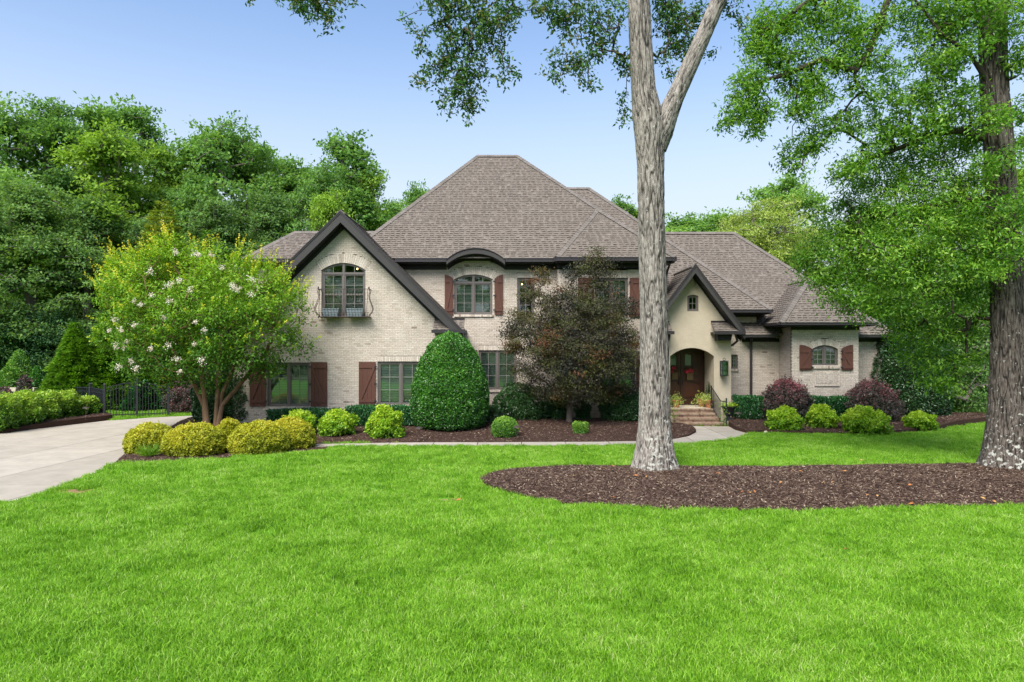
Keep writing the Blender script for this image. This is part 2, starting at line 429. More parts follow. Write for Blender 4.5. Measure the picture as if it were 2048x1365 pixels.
# --- front gable block (G)
YG, GC, GS, GP = 25.5, -6.28, .978, 8.0
gx0, gx1 = X(466, YG), X(899, YG)
gz = GP - .34
def out_g(z):
    hw = (gz - z) / GS
    a, b = max(gx0, GC-hw), min(gx1, GC+hw)
    return [(a, b)] if b > a else []
wa = (X(643,YG), X(731,YG), Z(632,YG), Z(541,YG), .27, .36)
wb = (X(535,YG), X(620,YG), Z(814,YG), Z(725.5,YG), 0, .2)
wc = (X(755,YG), X(848,YG), Z(811.5,YG), Z(723.5,YG), 0, .2)
brick_wall(YG, out_g, -.02, gz, [wa, wb, wc], 1, single=lambda p, q, z: X(660,YG) < p < X(713,YG) and .75 < z < 2.55)
sb_mesh = {}
for (p, q, y, za, zb, v) in single_bricks[:300]:
    vv = round(max(0, min(1, v))*5)/5
    if vv not in sb_mesh:
        o = MB().box(0, .194, 0, .1, 0, RH-.008, vv).build('brick', M['brick'], house); sb_mesh[vv] = o
    else:
        o = link(sb_mesh[vv].copy(), house)
    o.location = (p-HO.x, y-HO.y, za-HO.z)
window(*wa[:5], YG, transom=Z(547.5,YG), gr=4, meet=True, glow=(X(714,YG+.3), Z(538,YG+.3)))
window(*wb[:5], YG); sill(X(533,YG), X(621,YG), wb[2], YG, .11)
window(*wc[:5], YG); sill(X(753,YG), X(850,YG), wc[2], YG, .09)
shutter(X(621.5,YG), X(655,YG), Z(813,YG), Z(724.5,YG), YG, 'l')
shutter(X(718,YG), X(752,YG), Z(812.5,YG), Z(724,YG), YG, 'r')
shutter(X(500,YG), X(533,YG), Z(813,YG), Z(724.5,YG), YG, 'r')

# --- main wall (upper storey eyebrow window)
YM = 27.5
def ceil_m(x):      # top of wall follows the eyebrow
    return Z(538,YM)
EB0, EB1 = X(890,YM), X(1012,YM); ebf = arc_fn(EB0, EB1, Z(540,YM), .42)
def out_m(z):
    if z < Z(540,YM): return [(X(700,YM), X(1117,YM))]
    w = (EB1-EB0)/2; cx = (EB0+EB1)/2; Rr = (w*w+.42**2)/.84; zc = Z(540,YM)+.42-Rr; d = Rr*Rr-(z-zc)**2
    return [(cx-math.sqrt(d), cx+math.sqrt(d))] if d > 0 else []
wd = (X(908.5,YM), X(985,YM), Z(629.5,YM), Z(559,YM), .19, .34)
we = (X(957,YM), X(1033,YM), Z(780,YM), Z(701,YM), 0, .2)
wf = (X(1034.5,YM), X(1068,YM), Z(640,YM), Z(556,YM), 0, .2)
brick_wall(YM, out_m, -.02, Z(540,YM)+.42, [wd, we, wf], 2)
window(*wd[:5], YM, transom=Z(566,YM), gr=3, glow=(X(917,YM+.3), Z(558,YM+.3)))
window(*we[:5], YM)
window(*wf[:5], YM, sashes=1, gr=3, blinds=False, glow=(X(1044,YM+.3), Z(569,YM+.3)))
sill(X(908,YM), X(987,YM), wd[2], YM); sill(X(955,YM), X(1035,YM), we[2], YM)
shutter(X(889.5,YM), X(907,YM), Z(630,YM), Z(550,YM), YM, 'r', .17)
shutter(X(989,YM), X(1006,YM), Z(630,YM), Z(550,YM), YM, 'l', .17)
shutter(X(934,YM), X(955,YM), Z(780,YM), Z(701,YM), YM, 'r')

# --- bay wall right of the main wall
YB = 27.0
wg = (X(1190,YB), X(1256,YB), Z(635,YB), Z(556,YB), 0, .3)
wh = (X(1200,YB), X(1270,YB), Z(785,YB), Z(703,YB), 0, .2)
bx0, bx1 = X(1115,YB), 6.0
brick_wall(YB, lambda z: [(bx0, bx1)], -.02, Z(539,YB), [wg, wh], 3)
window(*wg[:5], YB); window(*wh[:5], YB)
sill(X(1188,YB), X(1258,YB), wg[2], YB); sill(X(1198,YB), X(1272,YB), wh[2], YB)
shutter(X(1259,YB), X(1290,YB), Z(635,YB), Z(556,YB), YB, 'l')
shutter(X(1272,YB), X(1305,YB), Z(785,YB), Z(703,YB), YB, 'l')
shutter(X(1156,YB), X(1187,YB), Z(635,YB), Z(556,YB), YB, 'r')

# --- right wing walls
YR = 28.5
wk = (X(1461.5,YR), X(1475.5,YR), Z(738,YR), Z(712,YR), .07, .0)
def out_r(z):
    if z < 3.42: return [(8.62, 11.3), (13.7, X(1768,YR))]
    return [(8.62, 10.2)]
brick_wall(YR, out_r, -.02, 4.4, [wk], 4)
window(*wk[:5], YR, sashes=1, gc=2, gr=3, blinds=False, fw=.04)
sill(X(1460,YR), X(1477,YR), wk[2], YR, .1)
YE = 27.2; ECX = 12.42
ex0, ex1 = X(1583,YE), X(1717,YE)
wj = (X(1623.5,YE), X(1675.5,YE), Z(732.5,YE), Z(699,YE), .16, .26)
brick_wall(YE, lambda z: [(ex0, ex1)], -.02, Z(655,YE), [wj], 5)
window(*wj[:5], YE, gr=3, glow=(X(1625.5,YE+.3), Z(708,YE+.3)), fw=.045)
sill(X(1624,YE), X(1679,YE), wj[2], YE, .1)
shutter(X(1598,YE), X(1623,YE), Z(740.5,YE), Z(690,YE), YE, 'r', .16)
shutter(X(1682,YE), X(1705,YE), Z(740.5,YE), Z(690,YE), YE, 'l', .16)
hb = HP(); hx0, hx1, hz0, hz1 = X(1629,YE), X(1679,YE), Z(771,YE), Z(742,YE)
hb.box(hx0, hx1, YE-.035, YE+.02, hz0-.03, hz0+.04, .5); hb.box(hx0, hx0+.06, YE-.03, YE+.02, hz0+.04, hz1, .6); hb.box(hx1-.06, hx1, YE-.03, YE+.02, hz0+.04, hz1, .6)
bl_, bw_ = .15, .05
zz = hz0+.05
for r_i in range(7):
    zz_ = hz0+.07+r_i*.075; xx = hx0+.08; k = 0
    while xx + .1 < hx1-.06 and zz_+.12 < hz1:
        s_ = 1 if k % 2 else -1
        c = (xx+.045, zz_+.05); u = (.707*.06, s_*.707*.06); w_ = (-s_*.707*.021, .707*.021)
        q = [(c[0]-u[0]-w_[0], c[1]-u[1]-w_[1]), (c[0]+u[0]-w_[0], c[1]+u[1]-w_[1]), (c[0]+u[0]+w_[0], c[1]+u[1]+w_[1]), (c[0]-u[0]+w_[0], c[1]-u[1]+w_[1])]
        hb.prism(q, YE-.02+R.uniform(-.004,.004), YE+.01, R.uniform(.4,.9)); xx += .088; k += 1
hb.build('herringbone_panel', M['brick'], kind='stuff')

# --- plain side and rear walls of the house
sw = HP()
sw.box(gx0, gx0+.1, YG+.12, 27.9, 0, 3.9)
sw.box(gx1-.1, gx1, YG+.12, YM, 0, 3.9)
sw.box(bx0, bx0+.1, YB+.12, YM, 0, Z(539,YB))
sw.box(5.9, 6.0, YB+.12, 37.6, 0, 6.35)
sw.box(10.1, 10.2, YR+.12, 31, 2, 4.4)
sw.box(ex0, ex0+.1, YE+.12, YR, 0, Z(655,YE)); sw.box(ex1-.1, ex1, YE+.12, YR, 0, Z(655,YE))
sw.box(X(1768,YR)-.1, X(1768,YR), YR+.12, 37.6, 0, 3.4)
sw.box(-10.5, 15.3, 37.6, 37.7, 0, 3.4); sw.box(-6.3, 6, 37.5, 37.6, 3.4, 6.4)
sw.build('side_wall', M['side'])
lw = HP(); lw.box(-10.45, -8.0, 27.95, 28.1, 2.5, 6.35); lw.box(-10.45, -10.35, 28.1, 31.0, 0, 6.35); lw.build('wing_wall', M['stucco'])
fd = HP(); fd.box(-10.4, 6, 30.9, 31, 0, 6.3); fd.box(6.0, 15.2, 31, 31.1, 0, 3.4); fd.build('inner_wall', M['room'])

# --- roofs
def roof(name, planes, parent=None, exposure=.138, caps=(), seed=0, single=None):
    base = HP()
    for pl, sh in planes: base.add(pl, [tuple(range(len(pl)))])
    ro = base.build('roof', M['roof'], parent)
    S = HP(); rr = random.Random(seed); n_single = 0
    for pl, sh in planes:
        if not sh: continue
        V_ = [Vector(p) for p in pl]
        n = (V_[1]-V_[0]).cross(V_[-1]-V_[0]).normalized()
        if n.z < 0: n = -n
        u = Vector((0,0,1)).cross(n).normalized(); v = n.cross(u).normalized()
        if v.z < 0: v = -v
        o = V_[0]; q = [((p-o).dot(u), (p-o).dot(v)) for p in V_]
        vmin = min(b for _, b in q); vmax = max(b for _, b in q)
        nr = int((vmax-vmin)/exposure)
        for i in range(nr+1):
            va = vmin + i*exposure; vb = min(va + exposure*1.02, vmax)
            def span(vc):
                xs = []
                for (a, b) in zip(q, q[1:]+q[:1]):
                    if (a[1]-vc)*(b[1]-vc) < 0: xs.append(a[0]+(b[0]-a[0])*(vc-a[1])/(b[1]-a[1]))
                xs.sort(); return xs[:2] if len(xs) >= 2 else None
            s0, s1 = span(va+.004), span(vb-.004)
            if not s0: continue
            s1 = s1 or ((s0[0]+s0[1])/2, (s0[0]+s0[1])/2)
            x = s0[0]-rr.uniform(0,.2); thick = rr.random() < .5
            dark = rr.random() < .5
            while x < s0[1]:
                dark = not dark; w = rr.uniform(.11, .18) if dark else rr.uniform(.06, .12); e = min(x+w, s0[1])
                if e <= s0[0]+.01: x = e; continue
                x = max(x, s0[0])
                t = (.022 if thick else .011) + rr.uniform(0, .002); val = rr.gauss(.80, .09) if thick else rr.gauss(.62, .12)
                cl = lambda a: min(max(a, s1[0]), s1[1])
                a1, b1 = cl(x), cl(e)
                pt = lambda uu, vv, hh: tuple(o + u*uu + v*vv + n*hh)
                vs = [pt(x,va,0), pt(e,va,0), pt(e,va,t), pt(x,va,t), pt(b1,vb,.005+t*.3), pt(a1,vb,.005+t*.3), pt(a1,vb,0), pt(b1,vb,0)]
                # laminated shingles carry a dark granule band across the upper part of most tabs
                vm = va + (vb-va)*rr.uniform(.5, .62); cm = lambda a, c: a + (c-a)*.56
                T_ = S
                if single and n_single < single and n.y < -.3: T_ = HP(); n_single += 1
                T_.add([vs[0], vs[1], vs[2], vs[3], pt(cm(e,b1),vm,t*.65), pt(cm(x,a1),vm,t*.65)], [(0,1,2,3),(3,2,4,5)], val)
                T_.add([pt(cm(x,a1),vm,t*.65), pt(cm(e,b1),vm,t*.65), vs[4], vs[5]], [(0,1,2,3)], rr.gauss(.14,.08) if dark and rr.random() < .93 else val)
                if T_ is not S: T_.build('shingle', M['shingle'], ro)
                x = e; thick = not dark
    if S.V: S.build('shingle_layer', M['shingle'], ro, kind='stuff')
    if caps:
        Cc = HP()
        for a, b in caps:
            a, b = Vector(a), Vector(b); d = b-a; Ld = d.length; d.normalize()
            sd_ = d.cross(Vector((0,0,1))).normalized(); up = sd_.cross(d).normalized()
            if up.z < 0: up = -up
            m = int(Ld/.15)
            for i in range(m):
                p = a + d*(i*Ld/m); q2 = a + d*((i+1)*Ld/m+.02); hgt = .045; dn = .055 if abs(d.z) > .1 else .09
                vs = [p+sd_*.15-up*dn+up*.02, p+up*(hgt+.012), p-sd_*.15-up*dn+up*.02, q2+sd_*.15-up*dn+up*.01, q2+up*hgt, q2-sd_*.15-up*dn+up*.01, p+sd_*.15-up*(dn+.03), p-sd_*.15-up*(dn+.03)]
                Cc.add([tuple(z_) for z_ in vs], [(0,1,4,3),(1,2,5,4),(0,6,7,2,1)], rr.random())
        Cc.build('ridge_cap', M['cap'], ro, kind='stuff')
    return ro

AL,AR,AY0,AY1,AZ,ARY,ARZ,RL,RR_ = -6.8,6.35,27.0,38.2,6.52,32.6,12.12,-1.65,.26
roof('A', [([(AL,AY0,AZ),(AR,AY0,AZ),(RR_,ARY,ARZ),(RL,ARY,ARZ)],1), ([(AR,AY0,AZ),(AR,AY1,AZ),(RR_,ARY,ARZ)],1),
           ([(AL,AY1,AZ),(AL,AY0,AZ),(RL,ARY,ARZ)],1), ([(AR,AY1,AZ),(AL,AY1,AZ),(RL,ARY,ARZ),(RR_,ARY,ARZ)],0)],
     caps=[((AL,AY0,AZ),(RL,ARY,ARZ)),((AR,AY0,AZ),(RR_,ARY,ARZ)),((RL,ARY,ARZ),(RR_,ARY,ARZ))], seed=1)
BX0 = X(1112,26.5); ap = (3.6,28.8,8.82); apb = (3.6,29.3,8.82)
roof('B', [([(BX0,26.5,6.5),(AR,26.5,6.5),ap],1), ([(AR,26.5,6.5),(AR,29.5,6.5),apb,ap],1), ([(BX0,27.1,6.5),(BX0,26.5,6.5),ap,apb],1)],
     caps=[((BX0,26.5,6.5),ap),((AR,26.5,6.5),ap)], seed=2)
CZ, CR = 4.53, (3.86,34.2,10.94)
roof('C', [([(4.5,27.8,CZ),(10.6,27.8,CZ),CR,(2.0,34.2,10.94)],1), ([(10.6,27.8,CZ),(10.6,40.6,CZ),CR],1), ([(2,34.2,10.94),CR,(10.6,40.6,CZ),(2,40.6,CZ)],0)],
     caps=[((10.6,27.8,CZ),CR),((2.0,34.2,10.94),CR)], seed=3)
DZ, DR = 3.51, (10.73,33,8.51)
roof('D', [([(9.5,28,DZ),(15.8,28,DZ),DR,(5.5,33,8.51)],1), ([(15.8,28,DZ),(15.8,38,DZ),DR],1), ([(15.8,38,DZ),(5.5,38,DZ),(5.5,33,8.51),DR],0)],
     caps=[((15.8,28,DZ),DR),((5.5,33,8.51),DR)], seed=4)
E0,E1,EY,EZ = 10.47,14.2,26.65,3.97; ew = (E1-E0)/2; ecx = (E0+E1)/2
ea = (ecx,EY+ew,EZ+ew); yb_ = 28+(EZ-DZ); eb = (ecx, yb_+ew, EZ+ew)
roof('E', [([(E0,EY,EZ),(E1,EY,EZ),ea],1), ([(E0,yb_+.02,EZ),(E0,EY,EZ),ea,eb],1), ([(E1,EY,EZ),(E1,yb_,EZ),eb,ea],1)],
     caps=[((E0,EY,EZ),ea),((E1,EY,EZ),ea),(ea,eb)], seed=5, single=280)
FC, FY, FS, FZ, FW = 7.08, 26.35, 1.33, 6.2, 1.92
ff = FZ-FS*FW
roof('F', [([(FC-FW,29.5,ff),(FC-FW,FY,ff),(FC,FY,FZ),(FC,29.6,FZ)],1), ([(FC+FW,FY,ff),(FC+FW,28.4,ff),(FC,29.6,FZ),(FC,FY,FZ)],1)],
     caps=[((FC,FY,FZ),(FC,29.6,FZ))], seed=6)
GY, GW = 25.0, 4.45; gf = GP-GS*GW
roof('G', [([(GC-GW,28.0,gf),(GC-GW,GY,gf),(GC,GY,GP),(GC,28.7,GP)],1), ([(GC+GW,GY,gf),(GC+GW,27.5,gf),(GC,28.7,GP),(GC,GY,GP)],1)],
     caps=[((GC,GY,GP),(GC,28.7,GP))], seed=7)
LX0, LY, LZ = -10.86, 27.5, 6.565
roof('L', [([(LX0,LY,LZ),(-4,LY,LZ),(-4,29.3,7.93),(-9.32,29.3,7.93)],1), ([(LX0,31.1,LZ),(LX0,LY,LZ),(-9.32,29.3,7.93)],1), ([(-9.32,29.3,7.93),(-4,29.3,7.93),(-4,31.1,LZ),(LX0,31.1,LZ)],0)],
     caps=[((LX0,LY,LZ),(-9.32,29.3,7.93)),((-9.32,29.3,7.93),(-4.5,29.3,7.93))], seed=8)

# rakes (sloped fascia boards) on the two gables
def rake(cx, y, ywall, zp, s, hw, fh, sh):
    L_ = math.sqrt(1+s*s)
    for sg in (-1, 1):
        def strip(o0, o1, ya, yb, m_, nm, ext=0.):
            a = (cx, zp - o0*L_); b = (cx+sg*(hw), zp - s*(hw) - o0*L_); c = (cx+sg*(hw), zp-s*hw-o1*L_); d = (cx, zp-o1*L_)
            q = [a, b, c, d] if sg < 0 else [a, d, c, b]
            HP().prism(q, ya, yb).build(nm, m_)
        strip(-.015, .02, y-.05, y+.05, M['gutter'], 'drip_edge')
        strip(.021, .06, y-.035, y+.03, M['fascia'], 'rake_board')
        strip(.061, fh, y-.015, y+.03, M['fascia'], 'rake_board')
        strip(fh-.03, fh, y+.031, ywall+.0, M['trim'], 'soffit')
        strip(fh+.001, fh+sh, ywall-.035, ywall+.02, M['trim'], 'frieze_board')
rake(GC, GY, YG, GP, GS, GW, .30, .12)
FYW = 26.9
rake(FC, FY, FYW, FZ, FS, FW, .20, .05)

# horizontal eaves: gutter, soffit and frieze
def eave(x0, x1, y, z, yw, fx0, fx1, gh=.15, fr=.22, side=None):
    g = HP(); g.prism([(0,0)]*0 or [(x0,z-gh),(x1,z-gh),(x1,z),(x0,z)], y-.07, y+.04)
    g.box(x0-.004, x1+.004, y-.085, y-.072, z-.03, z+.006)
    g.build('gutter', M['gutter'])
    HP().box(x0+.02, x1-.02, y+.041, yw+.05, z-gh-.05, z-gh-.015).build('soffit', M['trim'])
    HP().box(fx0, fx1, yw-.045, yw-.004, z-gh-.05-fr, z-gh-.051).build('frieze_board', M['trim'])
eave(X(790,27), X(893,27), 27.0, AZ, YM, -4.9, X(892,YM), fr=.2)
eave(X(1010,27), BX0+.0, 27.0, AZ, YM, X(1010,YM), BX0+.05, fr=.2)
eave(BX0, AR, 26.5, 6.5, YB, bx0-.03, 6.0, fr=.18)
eave(LX0, -7.6, 27.5, LZ, 27.95, -10.5, -7.6, fr=.15)
eave(FC+FW-.3, 10.6, 27.8, CZ, YR, 8.62, 10.2, fr=.1, gh=.12)
eave(9.5, E0+.4, 28.0, DZ, YR, 9.6, ex0, fr=.14, gh=.1)
eave(E1-.6, 15.8, 28.0, DZ, YR, ex1, X(1768,YR), fr=.14, gh=.1)
eave(E0, E1, EY, EZ, YE, ex0-.02, ex1+.02, fr=.13, gh=.1)
sg_ = HP()
for (x, ya, yb, z, gh) in ((AR, 26.54, 38.2, 6.51, .15), (E0, EY+.04, 28.45, EZ, .1), (E1, EY+.04, 28.45, EZ, .1), (15.8, 28.04, 38, DZ, .1), (10.6, 27.84, 38, CZ, .12), (LX0, LY+.04, 31.1, LZ, .15), (BX0, 26.54, 27.0, 6.5, .15)):
    sg_.box(x-.06, x+.06, ya, yb, z-gh, z-.001)
sg_.build('side_gutter', M['gutter'])
ss = HP()
ss.box(5.9, AR-.06, 27, 38, 6.31, 6.34); ss.box(E0+.06, ex0, EY+.3, 28.4, EZ-.148, EZ-.118); ss.box(ex1, E1-.06, EY+.3, 28.4, EZ-.148, EZ-.118)
ss.box(15.2, 15.74, 28.5, 38, DZ-.148, DZ-.118); ss.box(10.2, 10.54, 28.3, 38, CZ-.168, CZ-.138)
ss.build('side_soffit', M['trim'])

# eyebrow over the upper window
ex_a, ex_b = X(893,26.9), X(1010,26.9)
def eb_strip(z_lo_off, z_hi_off, ya, yb, m_, nm, rise=.40, zs=None, n=24):
    f_ = arc_fn(ex_a, ex_b, zs, rise); h = HP()
    for j in range(n):
        a = ex_a+(ex_b-ex_a)*j/n; b = ex_a+(ex_b-ex_a)*(j+1)/n
        h.prism([(a,f_(a)+z_lo_off),(b,f_(b)+z_lo_off),(b,f_(b)+z_hi_off),(a,f_(a)+z_hi_off)], ya, yb)
    return h.build(nm, m_)
zsb = Z(523,26.9)
eb_strip(-.13, .045, 26.88, 26.93, M['fascia'], 'eyebrow_fascia', zs=zsb, rise=.43)
eb_strip(.046, .075, 26.85, 27.9, M['gutter'], 'eyebrow_edge', zs=zsb, rise=.45)
eb_strip(-.16, -.131, 26.93, 27.52, M['trim'], 'eyebrow_soffit', zs=zsb, rise=.43)
eb_strip(-.28, -.161, 27.45, 27.496, M['trim'], 'eyebrow_frieze', zs=zsb, rise=.43)
h_ = HP(); f_ = arc_fn(ex_a, ex_b, zsb, .45)
for j in range(24):
    a = ex_a+(ex_b-ex_a)*j/24; b = ex_a+(ex_b-ex_a)*(j+1)/24
    ya = 27+max(f_(a)+.08-AZ, 0)+.12; yb = 27+max(f_(b)+.08-AZ, 0)+.12
    h_.add([(a,26.86,f_(a)+.078),(b,26.86,f_(b)+.078),(b,yb,f_(b)+.1),(a,ya,f_(a)+.1)], [(0,1,2,3)], .6)
h_.build('eyebrow_roof', M['shingle'])

# cornice returns at the gable feet
def cornice(x0, x1, y, yw, zt, ze, bx0_, bx1_, bh, seed):
    roof('ret', [([(x0,y,ze),(x1,y,ze),(x1-.0,yw,zt),(x0,yw,zt)],1)], seed=seed, exposure=.12)
    HP().box(x0-.05, x1+.06, y-.08, y+.02, ze-.12, ze+.004).build('gutter', M['gutter'])
    HP().box(x0-.02, x1+.02, y+.021, yw, ze-.1, ze-.03).build('soffit', M['trim'])
    HP().box(x0, x1, yw-.03, yw-.004, zt-.05, zt+.06).build('flashing', M['trim'])
    HP().prism([(bx0_,ze-.101-bh),(bx1_-.04,ze-.101-bh),(bx1_,ze-.101-bh*.4),(bx1_,ze-.101),(bx0_,ze-.101)], y+.15, yw+.02).build('bracket', M['trim'])
cornice(X(866,25), X(928,25), 25.0, YG, Z(640,YG), Z(660,25), X(886,25.2), X(926,25.2), .32, 20)
cornice(X(441,25), X(500,25), 25.0, YG, Z(640,YG), Z(660,25), X(443,25.2), X(480,25.2), .32, 21)
cornice(X(1430,26.35), X(1487,26.35), 26.35, FYW, Z(645,FYW), Z(663,26.35), X(1435,26.5), X(1464,26.5), .26, 22)
cornice(X(1289,26.35), X(1345,26.35), 26.35, FYW, Z(645,FYW), Z(663,26.35), X(1310,26.5), X(1341,26.5), .26, 23)

# --- stucco entry gable
fx0, fx1 = X(1308,FYW), X(1462,FYW); fc = FC
ax0, ax1 = X(1340,FYW), X(1428,FYW); zsp, rise = Z(713,FYW), .33; aw = arc_fn(ax0, ax1, zsp, rise)
wi0, wi1, wiz0, wizs, wir = X(1374.5,FYW), X(1397,FYW), Z(623,FYW), Z(593,FYW), .06; wt = arc_fn(wi0, wi1, wizs, wir)
zt_ = lambda x: FZ - .30 - FS*abs(x-FC)
ztop_edge = zt_(fx1)
acx = (ax0+ax1)/2; wcx = (wi0+wi1)/2
def half(sg):
    a, wx, ox = (ax0, wi0, fx0) if sg < 0 else (ax1, wi1, fx1)
    pts = [(a, 0), (a, zsp)] + [(a+(acx-a)*t/8, aw(a+(acx-a)*t/8)) for t in range(1, 9)]
    pts += [(acx, wiz0), (wx, wiz0), (wx, wizs)] + [(wx+(wcx-wx)*t/5, wt(wx+(wcx-wx)*t/5)) for t in range(1, 6)]
    pts += [(wcx, zt_(FC)), (FC, zt_(FC))] if abs(wcx-FC) > .001 else [(FC, zt_(FC))]
    pts += [(ox, zt_(ox)), (ox, 0)]
    if sg > 0: pts = pts[::-1]
    return pts
import bmesh
for sg in (-1, 1):
    HP().prism(half(sg)[::-1], FYW, FYW+.3).build('entry_wall', M['stucco'])
window(wi0, wi1, wiz0, wizs, wir, FYW+.03, sashes=1, gr=2, blinds=False, fw=.05, rec=0.02)
ws_ = HP(); ws_.box(fx1-.3, fx1, FYW+.3, YR, 0, 4.2); ws_.box(fx0, fx0+.1, FYW+.3, 28.6, 0, 4.2)
ws_.box(ax1, ax1+.1, FYW+.3, 28.5, 0, 3.3); ws_.box(ax0-.1, ax0, FYW+.3, 28.5, 0, 3.3); ws_.box(ax0, ax1, FYW+.3, 28.5, 3.05, 3.1)
ws_.build('porch_wall', M['stucco'])
STZ = .6
# double door, arched
YD = 28.25; dcx = X(1361,YD); dx1 = ax1-.02; dhw = dx1-dcx; dx0 = dcx-dhw
dzs, drise = STZ+2.0, .32; dt = arc_fn(dx0, dx1, dzs, drise)
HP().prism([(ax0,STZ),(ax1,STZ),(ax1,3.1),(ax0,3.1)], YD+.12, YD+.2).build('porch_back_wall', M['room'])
fr_ = HP(); fr_.box(dx1-.08, dx1+.03, YD-.03, YD+.12, STZ, dt(dx1-.04), .2); fr_.box(dx0-.03, dx0+.08, YD-.03, YD+.12, STZ, dt(dx0+.04), .2)
for j in range(16):
    a = dx0+(dx1-dx0)*j/16; b = dx0+(dx1-dx0)*(j+1)/16
    fr_.prism([(a,dt(a)-.09),(b,dt(b)-.09),(b,3.12),(a,3.12)], YD-.03, YD+.12, .2)
fr_.build('door_frame', M['wood'])
for sg in (-1, 1):
    ia = dcx+sg*.01; ob = dcx+sg*(dhw-.08)
    lo, hi = min(ia, ob), max(ia, ob); d = HP(); n = 10
    pts = [(lo,STZ+.02),(hi,STZ+.02)]+[(hi+(lo-hi)*t/n, dt(hi+(lo-hi)*t/n)-.09) for t in range(n+1)]
    d.prism(pts, YD, YD+.05, .35); leaf = d.build('door', M['wood'])
    st = .13
    HP().box(lo, lo+st, YD-.022, YD-.001, STZ+.02, dt(lo)-.1, .6).build('stile', M['wood'], leaf)
    HP().box(hi-st, hi, YD-.022, YD-.001, STZ+.02, dt(hi)-.1, .6).build('stile', M['wood'], leaf)
    HP().box(lo+st, hi-st, YD-.022, YD-.001, STZ+.02, STZ+.25, .6).build('rail', M['wood'], leaf)
    mid = arc_fn(dx0, dx1, STZ+.93, .22)
    h = HP()
    for j in range(8):
        a = lo+st+(hi-lo-2*st)*j/8; b = lo+st+(hi-lo-2*st)*(j+1)/8
        h.prism([(a,mid(a)-.07),(b,mid(b)-.07),(b,mid(b)+.07),(a,mid(a)+.07)], YD-.022, YD-.001, .8)
    h.build('rail', M['wood'], leaf)
    h = HP()
    for j in range(8):
        a = lo+st+(hi-lo-2*st)*j/8; b = lo+st+(hi-lo-2*st)*(j+1)/8
        h.prism([(a,STZ+.36),(b,STZ+.36),(b,mid(b)-.18),(a,mid(a)-.18)], YD-.014, YD-.001, .9)
    h.build('door_panel', M['wood'], leaf)
    pa, pb = lo+st+.05, hi-st-.05
    HP().box(pa, pb, YD-.014, YD-.001, mid((pa+pb)/2)+.17, dzs-.42, .8).build('door_panel', M['wood'], leaf)
    gx = (pa, (pa+pb)/2-.02) if sg > 0 else ((pa+pb)/2-.02, pb)
    gm = HP(); tp = lambda x: dt(x)-.2
    gm.add([(gx[0],YD-.005,dzs-.36),(gx[1],YD-.005,dzs-.36),(gx[1],YD-.005,tp(gx[1])),(gx[0],YD-.005,tp(gx[0]))], [(0,1,2,3)])
    gm.build('door_glass', M['glassdoor'] if 'glassdoor' in M else M['glass'], leaf)
    hx = dcx+sg*.075
    HP().path([(hx,YD-.03,STZ+.85),(hx,YD-.08,STZ+.88),(hx,YD-.08,STZ+1.12),(hx,YD-.03,STZ+1.15)], .014).build('handle', M['iron'], leaf)

# stoop and brick steps
sx0, sx1 = X(1345,25.9)-.12, X(1438,25.9)
def brick_run(B, x0, x1, y0, y1, z0, z1, w=.1, v0=.5):
    n = max(1, int(round((x1-x0)/w)))
    for j in range(n):
        a = x0+(x1-x0)*j/n; b = x0+(x1-x0)*(j+1)/n
        B.box(a+.004, b-.004, y0+R.uniform(-.003,.003), y1, z0+.004, z1+R.uniform(-.002,.002), R.gauss(v0,.25))
stp = HP()
tr = .15; ty = 25.75
steps = [(0, ty, .3), (1, ty+.3, .12), (2, ty+.58, .05), (3, ty+.86, 0)]
for k, y, ex in steps:
    stp.box(sx0-ex+.006, sx1+ex-.006, y+.006, 28.2, k*tr-.02 if k == 0 else k*tr+.0, (k+1)*tr-.006)
sb = stp.build('stoop', M['mortar'])
bs = HP()
for k, y, ex in steps:
    brick_run(bs, sx0-ex, sx1+ex, y-.02, y+.29 if k < 3 else y+.15, (k+1)*tr-.062, (k+1)*tr+.004, .072, .75)
    brick_run(bs, sx0-ex+.01, sx1+ex-.01, y, y+.1, k*tr, (k+1)*tr-.064, .1, .35)
bs.build('brickwork', M['step_brick'], sb, kind='stuff')
HP().box(sx0, sx1, ty+1.02, 28.2, 4*tr-.004, 4*tr+.012).build('porch_floor', M['stone'])

def railing(pts_low, lab):
    r = HP(); a, m, e = pts_low     # wall end, slope end, post end : (x,y,zbase)
    top = .85
    r.path([(a[0],a[1],a[2]+top),(m[0],m[1],m[2]+top),(e[0],e[1],e[2]+top)], .018)
    r.path([(a[0],a[1],a[2]+.08),(m[0],m[1],m[2]+.08),(e[0],e[1],e[2]+.08)], .012)
    ro = r.build('railing', M['iron'])
    for k in range(9):
        t = (k+.5)/9; p = [a[i]+(m[i]-a[i])*t for i in range(3)]
        HP().box(p[0]-.009, p[0]+.009, p[1]-.009, p[1]+.009, p[2]+.08, p[2]+top).build('baluster', M['iron'], ro)
    for p, ex_ in ((a, .05), (e, .14)):
        HP().box(p[0]-.022, p[0]+.022, p[1]-.022, p[1]+.022, max(p[2]-.02, 0), p[2]+top+ex_).build('post', M['iron'], ro)
railing([(sx1-.03, 26.8, STZ), (sx1+.05, 25.85, .12), (sx1+.22, 25.72, .1)], '')
railing([(sx0+.03, 26.8, STZ), (sx0-.05, 25.85, .12), (sx0-.22, 25.72, .1)], '')

